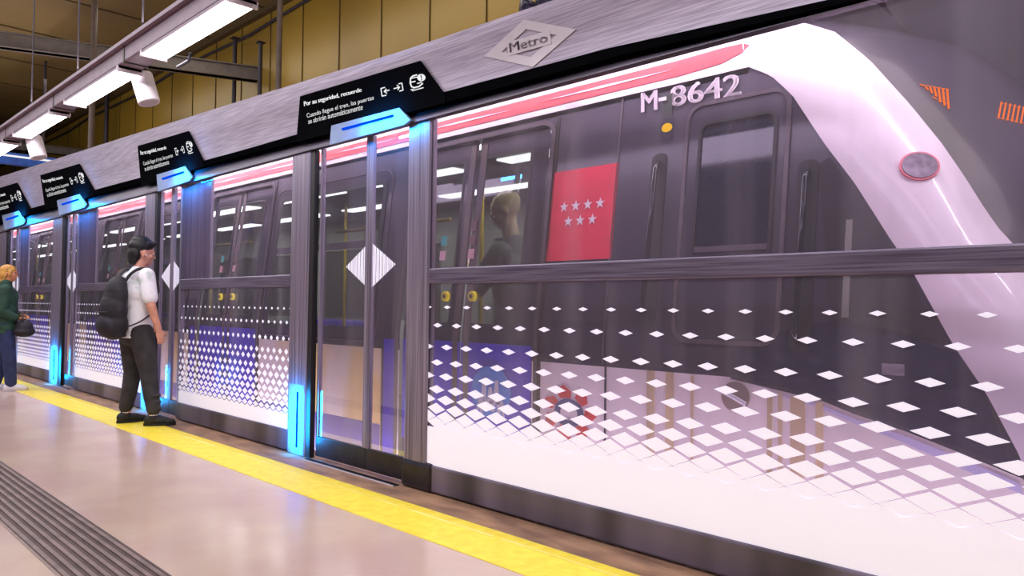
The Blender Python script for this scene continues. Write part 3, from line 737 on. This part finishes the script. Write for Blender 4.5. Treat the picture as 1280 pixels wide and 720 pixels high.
# nose: pillar and windscreen
def resamp(P, n):
    P = [Vector(p) for p in P]; d = [0]
    for a,b in zip(P[:-1],P[1:]): d.append(d[-1]+(b-a).length)
    out = []
    for i in range(n):
        t = d[-1]*i/(n-1); j = max(k for k in range(len(d)) if d[k] <= t+1e-9); j = min(j,len(P)-2)
        out.append(P[j].lerp(P[j+1], (t-d[j])/(d[j+1]-d[j])))
    return out
Lc = [(XS(z)-.004,y,z) for y,z in [(.50,.30),(.56,.45)]+PL[:-1]]+[(3.612,1.845,2.472)]
Rc = [(3.75,y,z) for y,z in ((.22,.30),(.27,.6),(.36,.9),(.50,1.2),(.66,1.44),(.745,1.547),(.801,1.642),(.887,1.809),(.975,1.965),(1.102,2.16),(1.286,2.416),(1.45,2.594),(1.6,2.678))]+[(3.69,1.78,2.75),(3.655,1.86,2.78)]
n = 48
# match by height/along-curve for a clean loft
Lr, Rr = resamp(Lc,n), resamp(Rc,n)
def loft(A,B,ctrl,k):
    vs=[];fs=[]
    for a,b in zip(A,B):
        c = ctrl(a,b)
        for j in range(k+1):
            t=j/k; vs.append(a*(1-t)**2+c*2*t*(1-t)+b*t*t)
    for i in range(len(A)-1):
        for j in range(k): fs.append((i*(k+1)+j,(i+1)*(k+1)+j,(i+1)*(k+1)+j+1,i*(k+1)+j+1))
    return vs,fs
mirror = lambda v: Vector((2*4.87-v[0],v[1],v[2]))
vs,fs = loft(Lr,Rr,lambda a,b: Vector((a.x+.005,b.y+.06,(a.z+b.z)/2+.02)),8)
MB().add(vs,fs).build('nose_pillar','bandwhite',T,smooth=True)
MB().add([mirror(v) for v in vs],fs).build('nose_pillar','bandwhite',T,smooth=True)
Rw = [p for p in Rr if p.z >= .95]
Rw += [Vector((3.78,1.90,2.88)),Vector((3.85,2.02,3.05)),Vector((3.95,2.2,3.25))]
def wind(P, nx=28):
    vs=[];fs=[]
    for p in P:
        for j in range(nx+1):
            t=-1+2*j/nx; x=4.87+(4.87-p.x)*t; vs.append(Vector((x, p.y-.46*(1-abs(t)**2.2), p.z)))
    for i in range(len(P)-1):
        for j in range(nx): fs.append((i*(nx+1)+j,(i+1)*(nx+1)+j,(i+1)*(nx+1)+j+1,i*(nx+1)+j+1))
    return MB().add(vs,fs)
wd = wind(Rw); wo = wd.build('windscreen','windscreen',T,smooth=True)
wind([p for p in Rr if p.z <= .99]+[]).build('front_panel','navy',T,smooth=True)
MB().box(3.5,6.2,.45,1.0,-.9,.32).build('front_skirt','cream',T,bevel=.1)
# amber destination display
from mathutils.bvhtree import BVHTree
bv = BVHTree.FromPolygons([Vector(v) for v in wd.v], wd.f)
def onscreen(x,y):
    d = (F + R*((x-640)/FPX) - U*((y-360)/FPX)).normalized(); h = bv.ray_cast(Vector((0,0,CAMH)), d)
    return (h[0]-d*.01) if h[0] is not None else None
led = MB()
def seg(x0,y0,x1,y1,w):
    P = [onscreen(x0-w/2,y0),onscreen(x0+w/2,y0),onscreen(x1+w/2,y1),onscreen(x1-w/2,y1)]
    if all(p is not None for p in P): led.poly(P)
for k in range(6): seg(1157+k*5.4,108+k*.6,1160+k*5.2,112+k*4.2+ (3 if k>2 else 0),2.6)
seg(1150,105.5,1156,107.6,2.4)
for k in range(5): seg(1150+k*7.4,105+k*1.3,1157+k*7.4,107+k*1.3,3)
for k in range(3): seg(1166+k*7,121+k*4,1171+k*7,124+k*3,2.4)
for k in range(8): seg(1252+k*5.6,127+k*1.2,1248+k*5.6,148+k*1.2,2.2)
for k in range(4): seg(1251+k*9,129+k*2,1257+k*9,130+k*2,3)
for k in range(4): seg(1248+k*9,147+k*2,1254+k*9,148+k*2,3)
led.build('destination_display','led',wo)
# round headlamp on the pillar
bp = BVHTree.FromPolygons([Vector(v) for v in vs], fs)
def hit(bvt,x,y):
    d = (F + R*((x-640)/FPX) - U*((y-360)/FPX)).normalized(); return bvt.ray_cast(Vector((0,0,CAMH)), d)
h = hit(bp,1149,208)
if h[0] is not None:
    nn = h[1] if h[1].dot(Vector((-1,-1,0))) > 0 else -h[1]
    MB().disc(h[0]-nn*.02, nn, .082,.072,th=.028).build('lamp_rim','redrim',T)
    MB().disc(h[0]-nn*.02, nn, .073,.063,th=.032).build('pillar_lamp','lens',T)
h = hit(bp,1262,492)
# underframe
MB().box(3.6,6.1,1.0,YEND,-1.15,-.9).build('underframe','track',T)

# ------------------------------------------------------------------ people
def remesh(mb, name, m, parent, vox=.008, smooth=4, fac=.5):
    me = mb.mesh(name); o = bpy.data.objects.new(name, me); C.objects.link(o)
    r = o.modifiers.new('r','REMESH'); r.mode = 'VOXEL'; r.voxel_size = vox
    s = o.modifiers.new('s','SMOOTH'); s.factor = fac; s.iterations = smooth
    dg = bpy.context.evaluated_depsgraph_get(); m2 = bpy.data.meshes.new_from_object(o.evaluated_get(dg))
    bpy.data.objects.remove(o); bpy.data.meshes.remove(me)
    m2.name = name; m2.materials.append(MT[m])
    for p in m2.polygons: p.use_smooth = True
    q = bpy.data.objects.new(name, m2); C.objects.link(q); q.parent = parent
    return q
def limb(mb, pts, rs, n=14, flat=1.0):
    # tapered capsule chain: tubes with spheres at the joints
    P = [Vector(p) for p in pts]; pp=[]; rr=[]
    for i in range(len(P)-1):
        k = 5
        for j in range(k):
            t=j/k; pp.append(P[i].lerp(P[i+1],t)); rr.append(rs[i]*(1-t)+rs[i+1]*t)
    pp.append(P[-1]); rr.append(rs[-1])
    mb.tube(pp, rr, n, flat)
    for p,r in zip(P,rs): mb.ell(p,(r,r,r),n=12,m=8)
    return mb
def hand(mb, w, d, palm_n, s=1, curl=.5):
    # w wrist, d direction of hand, palm_n facing of palm; four fingers and a thumb
    w = Vector(w); d = Vector(d).normalized(); pn = Vector(palm_n); pn = (pn-d*pn.dot(d)).normalized(); side = d.cross(pn)*s
    c = w+d*.05
    rot = Matrix((side, d, pn)).transposed()
    mb.ell(c+d*.0,(.040,.052,.017),rot=rot,n=14,m=10)
    for i,(o,l) in enumerate(((.028,.072),(.010,.080),(-.010,.075),(-.027,.060))):
        p = w+d*.085+side*o; a = p+d*l*.42+pn*l*.12*curl; b = a+(d*(1-.5*curl)+pn*.8*curl).normalized()*l*.32; e = b+(d*(1-.9*curl)+pn*1.1*curl).normalized()*l*.28
        limb(mb,[p-d*.02,a,b,e],[.0095,.009,.0085,.0075],n=10)
    p = w+d*.025+side*.03; a = p+(d*.7+side*.7+pn*.3).normalized()*.04; b = a+(d*.9+side*.15+pn*.45).normalized()*.032
    limb(mb,[p,a,b],[.013,.0115,.009],n=10)
def head_parts(mb, c, fwd, up, s=1.0):
    # c = centre of head. local axes
    f = Vector(fwd).normalized(); up = Vector(up); up = (up-f*up.dot(f)).normalized(); l = up.cross(f)
    rot = Matrix((f,l,up)).transposed(); P = lambda a,b,d: c+(f*a+l*b+up*d)*s
    E = lambda p,r,n=18,m=12: mb.ell(p,tuple(v*s for v in r),rot=rot,n=n,m=m)
    E(P(-.012,0,.028),(.096,.076,.088)); E(P(.018,0,-.035),(.066,.058,.078)); E(P(.052,0,-.088),(.026,.026,.022))
    E(P(.045,0,-.02),(.045,.05,.06))
    E(P(.082,0,.022),(.018,.045,.012),12,8)             # brow
    E(P(.092,0,-.014),(.014,.010,.024),12,8); E(P(.101,0,-.028),(.013,.013,.010),12,8)    # nose
    E(P(.080,.0,-.060),(.015,.024,.006),12,8); E(P(.078,.0,-.070),(.014,.021,.006),12,8)   # lips
    for q in (1,-1):
        E(P(.052,q*.042,-.026),(.026,.018,.022),12,8)   # cheek
        E(P(-.008,q*.075,-.012),(.018,.009,.031),12,8)  # ear
        E(P(-.002,q*.079,.004),(.016,.008,.016),12,8)
    return P, rot
def face_bits(P, rot, par, s=1.0, lipm='lip'):
    for q in (1,-1):
        e = MB(); e.ell(P(.079,q*.031,.004),(.010*s,.013*s,.008*s),rot=rot,n=12,m=8); e.build('eye','bandwhite',par,local=True,smooth=True)
        e = MB(); e.ell(P(.087,q*.031,.004),(.005*s,.006*s,.006*s),rot=rot,n=10,m=8); e.build('iris','eye',par,local=True,smooth=True)
        e = MB(); e.ell(P(.088,q*.031,.022),(.005*s,.018*s,.004*s),rot=rot,n=12,m=6); e.build('eyebrow','hair' if lipm!='x' else 'blond',par,local=True,smooth=True)
    e = MB(); e.ell(P(.088,0,-.064),(.007*s,.021*s,.006*s),rot=rot,n=12,m=6); e.build('lips','lip',par,local=True,smooth=True)

# ---- man with backpack (local: +x forward, +y his left, z up)
def man():
    t = empty('person', (2.63,7.79,.003), 'man in a pale printed tee with black backpack, waiting at the platform doors', 'person', rz=math.radians(8))
    H = 1.0
    hipL, hipR = Vector((0,.095,.93)), Vector((0,-.095,.93))
    # nearer foot (his right, towards camera-right) and his left foot set back
    kneeL, ankL = Vector((.04,.13,.50)), Vector((-.01,.15,.09))
    kneeR, ankR = Vector((.06,-.145,.50)), Vector((.07,-.23,.09))
    chest = Vector((0,0,1.33)); neck = Vector((.015,0,1.53)); head = Vector((.045,.0,1.685))
    shL, shR = Vector((-.01,.195,1.455)), Vector((-.01,-.195,1.455))
    elR, wrR = Vector((.0,-.275,1.16)), Vector((.08,-.275,.93))
    elL, wrL = Vector((.03,.27,1.17)), Vector((.20,.22,.99))
    hf = Vector((1,-.22,-.10))
    b = MB()
    def torso(mb, k=1.0, z0=.88, z1=1.5):
        mb.ell((0,0,.96),(.112*k,.165*k,.13*k)); mb.ell((0,0,1.12),(.105*k,.148*k,.16*k)); mb.ell((-.005,0,1.31),(.122*k,.178*k,.17*k)); mb.ell((-.01,0,1.43),(.09*k,.185*k,.075*k))
    torso(b); limb(b,[(-.01,0,1.47),(.01,0,1.53),(.035,0,1.62)],[.066,.056,.056])
    P,rot = head_parts(b, head, hf, (.05,0,1), 1.13)
    limb(b,[shL,elL,wrL],[.058,.043,.029]); limb(b,[shR,elR,wrR],[.058,.045,.030])
    hand(b, wrR, (.25,-.02,-1), (.1,.9,0), s=1, curl=.8); hand(b, wrL, (.8,-.2,-.5), (-.2,-.8,-.3), s=-1, curl=.7)
    limb(b,[hipL,kneeL,ankL],[.088,.058,.042]); limb(b,[hipR,kneeR,ankR],[.088,.058,.042])
    for a,dr in ((ankL,1),(ankR,1)): limb(b,[a+Vector((-.01,0,-.03)),a+Vector((.14,0,-.05))],[.038,.028])
    body = remesh(b,'body','skin',t,vox=.0065,smooth=3)
    face_bits(P,rot,body,1.13)
    # hair: cap, fuller on top with a tousled fringe
    h = MB(); f = hf.normalized(); up = Vector((.05,0,1)); up = (up-f*up.dot(f)).normalized(); l = up.cross(f)
    Q = lambda a,b_,d: head+(f*a+l*b_+up*d)*1.13
    h.ell(Q(-.022,0,.052),(.116,.096,.092),rot=rot); h.ell(Q(-.062,0,-.01),(.066,.086,.10),rot=rot); h.ell(Q(-.072,0,-.07),(.042,.066,.055),rot=rot); h.ell(Q(-.02,0,.10),(.10,.082,.06),rot=rot)
    for i in range(60):
        a = random.uniform(-3.1,3.1); rr = random.uniform(.3,1)
        h.ell(Q(.082*math.cos(a)*rr-.005,.068*math.sin(a)*rr,.125-.055*rr*rr),(.036,.026,.026),rot=rot,n=8,m=6)
    for y in (-.045,-.02,.0,.022,.045): h.ell(Q(.070,y,.092+random.uniform(-.008,.014)),(.036,.024,.026),rot=rot,n=8,m=6)
    remesh(h,'hair','hair',body,vox=.007,smooth=2)
    e = MB(); e.ell(Q(.008,-.086,-.018),(.008,.006,.010),rot=rot,n=10,m=6); e.tube([Q(.012,-.088,-.02),Q(.022,-.086,-.045)],.0035,8); e.build('earbud','bandwhite',body,local=True,smooth=True)
    # tee
    s = MB(); s.ell((0,0,.90),(.138,.190,.075)); s.ell((-.005,0,1.08),(.128,.168,.17)); s.ell((-.005,0,1.30),(.142,.196,.19)); s.ell((-.01,0,1.435),(.10,.197,.078))
    s.tube([(0,0,.845),(0,0,1.02),(-.003,0,1.25)],[.182,.172,.168],20,flat=.80)
    limb(s,[(-.01,0,1.46),(.004,0,1.505)],[.085,.068])
    for sh,el in ((shL,elL),(shR,elR)): limb(s,[sh, sh.lerp(el,.72)],[.078,.074])
    remesh(s,'tee_shirt','tee',t,vox=.0085,smooth=4)
    # trousers, gathered above the ankles
    r = MB(); r.ell((0,0,.93),(.125,.178,.10)); r.ell((-.03,0,.87),(.115,.165,.11))
    for hp,kn,an in ((hipL,kneeL,ankL),(hipR,kneeR,ankR)):
        limb(r,[hp+Vector((0,0,-.03)),kn.lerp(hp,.45),kn,kn.lerp(an,.5),an+Vector((0,0,.07)),an+Vector((0,0,.04))],[.116,.103,.083,.074,.064,.05],n=16)
        for z in (.0,.045,.09): 
            c_ = an+Vector((.012,0,.075+z)); r.ell(c_+(kn-an)*z,(.068+random.uniform(-.004,.006),.066,.02))
    remesh(r,'trousers','trouser',t,vox=.009,smooth=3)
    for an,ang in ((ankL,-.10),(ankR,-.55)):
        o = MB(); c_ = Vector((an.x,an.y,0)); fd = Vector((math.cos(ang),math.sin(ang),0)); ld = Vector((-fd.y,fd.x,0))
        rt = Matrix((fd,ld,Vector((0,0,1)))).transposed()
        o.ell(c_+fd*-.03+Vector((0,0,.055)),(.055,.042,.052),rot=rt); o.ell(c_+fd*.06+Vector((0,0,.048)),(.10,.045,.042),rot=rt); o.ell(c_+fd*.14+Vector((0,0,.036)),(.062,.046,.032),rot=rt)
        limb(o,[c_+Vector((0,0,.06)),c_+Vector((0,0,.10))],[.046,.044])
        sh = remesh(o,'shoe','shoe',t,vox=.007,smooth=2)
        so = MB(); pts = []
        for i in range(24):
            a = 2*math.pi*i/24; pts.append(c_+fd*(.06+.145*math.cos(a))+ld*(.047*math.sin(a)*(1+.12*math.cos(a)))+Vector((0,0,.0)))
        so.prism(pts,(0,0,.028)); so.build('sole','sole',sh,local=True)
        q = MB(); q.tube([c_+Vector((0,0,.085)),c_+Vector((0,0,.125))],.043,14); q.build('sock','bandwhite',t,local=True)
    # backpack
    k = empty('backpack', (0,0,0), 'black backpack worn on the back of the man in the pale tee', 'backpack')
    k.location = t.location; k.rotation_euler = t.rotation_euler
    bp_ = MB()
    bp_.ell((-.22,.0,.98),(.12,.175,.15)); bp_.ell((-.225,.0,1.12),(.115,.175,.18)); bp_.ell((-.205,.0,1.26),(.095,.155,.17)); bp_.ell((-.29,.0,.97),(.075,.14,.11))
    bp_.tube([(-.22,0,.86),(-.22,0,1.05),(-.21,0,1.25),(-.19,0,1.38),(-.17,0,1.44)],[.15,.165,.155,.12,.07],20,flat=.62)
    ba = remesh(bp_,'bag_body','pack',k,vox=.009,smooth=4)
    zz = MB(); zz.tube([(-.362+abs(y)*.35,y+.03,1.10) for y in [v*.02 for v in range(-6,7)]],.006,8); zz.build('zip','strap',ba,local=True)
    zz = MB(); zz.tube([(-.21,.01,1.44),(-.20,.03,1.485),(-.21,.05,1.44)],.008,8); zz.build('top_loop','strap',k,local=True)
    for sgn in (1,-1):
        y = sgn*.115
        pts = [(-.16,y*.6+.01,1.38),(-.115,y*.95,1.475),(-.04,y*1.1,1.522),(.05,y*1.12,1.50),(.115,y*1.1,1.42),(.135,y*1.15,1.30),(.10,sgn*.165,1.14),(.0,sgn*.19,1.05),(-.10,sgn*.185,.99),(-.19,sgn*.15+.01,.95)]
        sm = []
        for i in range(len(pts)-1):
            p0 = Vector(pts[max(i-1,0)]);p1=Vector(pts[i]);p2=Vector(pts[i+1]);p3=Vector(pts[min(i+2,len(pts)-1)])
            for j in range(5):
                u=j/5; sm.append(.5*((2*p1)+(p2-p0)*u+(2*p0-5*p1+4*p2-p3)*u*u+(3*p1-p0-3*p2+p3)*u**3))
        sm.append(Vector(pts[-1]))
        st_ = MB(); st_.tube(sm,[.024 if i < 26 else .011 for i in range(len(sm))],10,flat=.55); st_.build('shoulder_strap','strap',k,local=True,smooth=True)
    return t
man()

# ---- woman in green jacket
def woman():
    t = empty('person', (2.33,11.83,.003), 'blond woman in a green jacket and blue jeans at the left edge', 'person', rz=math.radians(-12))
    b = MB(); head = Vector((.04,0,1.56)); hf = Vector((.9,-.35,-.05))
    hips = [Vector((0,.09,.86)),Vector((0,-.09,.86))]; ank = [Vector((-.08,.10,.09)),Vector((.09,-.11,.09))]; kn = [Vector((.0,.11,.47)),Vector((.06,-.11,.47))]
    b.ell((0,0,.9),(.12,.17,.13)); b.ell((0,0,1.06),(.11,.15,.16)); b.ell((0,0,1.24),(.115,.165,.16)); limb(b,[(0,0,1.34),(.01,0,1.41),(.02,0,1.47)],[.06,.05,.05])
    P,rot = head_parts(b, head, hf, (0,0,1), .95)
    sh = [Vector((0,.17,1.33)),Vector((0,-.17,1.33))]; el = [Vector((.0,.25,1.07)),Vector((-.05,-.25,1.06))]; wr = [Vector((.17,.08,1.0)),Vector((.14,-.18,.96))]
    for i in (0,1): limb(b,[sh[i],el[i],wr[i]],[.055,.042,.028]); limb(b,[hips[i],kn[i],ank[i]],[.085,.055,.04]); limb(b,[ank[i]+Vector((-.01,0,-.03)),ank[i]+Vector((.13,0,-.05))],[.036,.026])
    hand(b,wr[0],(.8,-.5,-.1),(0,-.5,-.9),s=-1,curl=.7); hand(b,wr[1],(.85,.4,-.1),(0,.4,.9),s=-1,curl=.8)
    body = remesh(b,'body','skin2',t,vox=.0075,smooth=3); face_bits(P,rot,body,.95)
    h = MB(); f = hf.normalized(); up = Vector((0,0,1)); l = up.cross(f)
    Q = lambda a,b_,d: head+f*a+l*b_+up*d
    h.ell(Q(-.02,0,.045),(.102,.085,.078),rot=rot); h.ell(Q(-.055,0,-.02),(.068,.085,.10),rot=rot); h.ell(Q(-.06,0,-.10),(.05,.075,.07),rot=rot)
    h.ell(Q(.035,.072,-.01),(.03,.018,.06),rot=rot); h.ell(Q(.035,-.072,-.0),(.022,.014,.045),rot=rot)
    remesh(h,'hair','blond',body,vox=.008,smooth=3)
    j = MB(); j.ell((0,0,.84),(.165,.215,.11)); j.ell((0,0,1.06),(.155,.20,.18)); j.ell((0,0,1.24),(.155,.205,.17)); j.tube([(0,0,.76),(0,0,1.0),(0,0,1.2)],[.205,.19,.19],20,flat=.78)
    limb(j,[(-.01,0,1.34),(0,0,1.42)],[.105,.078]); j.ell((-.07,0,1.40),(.06,.10,.05))
    for i in (0,1): limb(j,[sh[i],el[i],wr[i].lerp(el[i],.12)],[.088,.070,.050],n=16)
    remesh(j,'jacket','green',t,vox=.009,smooth=3)
    r = MB(); r.ell((0,0,.86),(.13,.18,.11))
    for i in (0,1): limb(r,[hips[i],kn[i],ank[i]+Vector((0,0,.02))],[.115,.082,.07],n=16)
    remesh(r,'jeans','jeans',t,vox=.009,smooth=3)
    for i in (0,1):
        c_ = Vector((ank[i].x,ank[i].y,0)); o = MB(); o.ell(c_+Vector((-.03,0,.05)),(.055,.04,.05)); o.ell(c_+Vector((.06,0,.045)),(.10,.043,.04)); o.ell(c_+Vector((.13,0,.034)),(.06,.044,.03))
        s_ = remesh(o,'sneaker','whiteshoe',t,vox=.007,smooth=2)
        MB().prism([c_+Vector((.055+.145*math.cos(2*math.pi*a/24),.047*math.sin(2*math.pi*a/24),0)) for a in range(24)],(0,0,.026)).build('sole','logo',s_,local=True)
    g = empty('handbag', (0,0,0), 'black handbag held at the waist of the woman in green', 'handbag'); g.location = t.location; g.rotation_euler = t.rotation_euler
    m = MB(); m.ell((.22,-.16,.84),(.11,.17,.10)); m.ell((.22,-.16,.79),(.13,.19,.08)); remesh(m,'bag_body','pack',g,vox=.009,smooth=3)
    m = MB(); m.tube([(.20+.0*a,-.14+.12*math.cos(a),.92+.10*math.sin(a)) for a in [math.pi*i/14 for i in range(15)]],.009,8); m.build('handle','strap',g,local=True,smooth=True)
woman()

# ---- passenger inside the train, head bent
def passenger():
    t = empty('person', (3.92,3.82,0), 'passenger with cropped pale hair looking down behind the train door window', 'person', rz=math.radians(100))
    t.scale = (1.06,1.06,1.06)
    b = MB(); head = Vector((.10,0,1.80)); hf = Vector((.75,.35,-.5))
    b.ell((0,0,1.0),(.12,.17,.16)); b.ell((0,0,1.3),(.13,.19,.22)); limb(b,[(0,0,1.5),(.04,0,1.60),(.07,0,1.70)],[.08,.065,.06])
    P,rot = head_parts(b, head, hf, (.3,.1,1), 1.12)
    shs = [Vector((0,.2,1.49)),Vector((0,-.2,1.49))]; el = [Vector((.16,.25,1.25)),Vector((.05,-.26,1.2))]; wr = [Vector((.34,.12,1.45)),Vector((.28,-.12,1.28))]
    for i in (0,1): limb(b,[shs[i],el[i],wr[i]],[.06,.047,.032]); hand(b,wr[i],(.8,-.3+.6*i,.35),(0,0,1),s=1,curl=.6)
    for s in (1,-1): limb(b,[(0,s*.1,.95),(0,s*.11,.5),(0,s*.11,.09)],[.095,.065,.045]); limb(b,[(0,s*.11,.045),(.14,s*.11,.035)],[.04,.03])
    body = remesh(b,'body','skin3',t,vox=.009,smooth=3); face_bits(P,rot,body,1.12)
    h = MB(); f = hf.normalized(); up = Vector((.3,.1,1)); up = (up-f*up.dot(f)).normalized(); l = up.cross(f)
    h.ell(head+up*.05-f*.03,(.11,.09,.088),rot=rot); remesh(h,'hair',"cropped",body,vox=.009,smooth=3)
    j = MB(); j.ell((0,0,1.0),(.15,.2,.16)); j.ell((0,0,1.3),(.155,.22,.23)); limb(j,[(0,0,1.48),(.02,0,1.56)],[.11,.085])
    for i in (0,1): limb(j,[shs[i],el[i]],[.085,.068])
    remesh(j,'top','grey_top',t,vox=.01,smooth=3)
    r = MB(); r.ell((0,0,.93),(.14,.19,.13))
    for s in (1,-1): limb(r,[(0,s*.1,.92),(0,s*.11,.5),(0,s*.11,.06)],[.125,.09,.08])
    remesh(r,'trousers','trouser',t,vox=.011,smooth=2)
MT['cropped'] = mat('cropped_hair', (206,188,124), .7, 0, noise=.2, nscale=30)
passenger()

# ------------------------------------------------------------------ lights
def area(loc, size, e, rot=(0,0,0), col=(1,.97,1)):
    l = bpy.data.lights.new('lamp_fill_light','AREA'); l.shape = 'RECTANGLE'; l.size, l.size_y = size; l.energy = e; l.color = col
    o = bpy.data.objects.new('lamp_fill_light', l); C.objects.link(o); o.location = loc; o.rotation_euler = rot; return o
area((2.07, 6, 3.0), (.2, 14), 60)
area((.6, 8, 5.2), (1.5, 26), 380)  # unseen overhead fill added for the platform
area((-4.6, 9, 6.45), (.9, 30), 620, rot=(0,math.radians(-58),0), col=(.98,.96,1))  # unseen high side fill added to light the screens and header
area((2.07, 10, 3.4), (.2, 24), 420, rot=(0,math.radians(180),0), col=(1,.95,.85))  # uplight added above the trunking to brighten the ceiling
area((4.9, 8, 6.4), (1.0, 26), 270, col=(1,.93,.8))  # fill added over the train to light the gold wall
area((3.38, 10, 2.9), (.08, 22), 270, rot=(0,math.radians(-12),0))  # added strip hidden behind the header, lights the train side
area((3.27, 9, -.25), (.08, 22), 420, rot=(0,math.radians(-140),0))  # added low strip aimed up, brightens the lower train side
for y in (3.2,4.3):  # extra lamps added inside the door to light the passenger
    MB().box(3.78,3.86,y-.2,y+.2,2.40,2.42).build('ceiling_lamp','inlight',T)
    area((3.82,y,2.39),(.08,.4),9,col=(.95,1,.9))
for k in range(5):
    for X in (4.35,5.35): area((X, 3.7+k*1.95, 2.40), (.15,1.3), 16, col=(.95,1,.94))
w = bpy.data.worlds.new('world'); SC.world = w; w.use_nodes = True
w.node_tree.nodes['Background'].inputs[0].default_value = (.62,.56,.72,1); w.node_tree.nodes['Background'].inputs[1].default_value = .40
SC.view_settings.view_transform = 'Standard'; SC.view_settings.look = 'None'; SC.view_settings.exposure = 0; SC.view_settings.gamma = 1.0
SC.cycles.use_denoising = True; SC.cycles.max_bounces = 8; SC.cycles.transparent_max_bounces = 16
SC.cycles.caustics_reflective = False; SC.cycles.caustics_refractive = False; SC.cycles.sample_clamp_indirect = 4
bpy.context.view_layer.update()
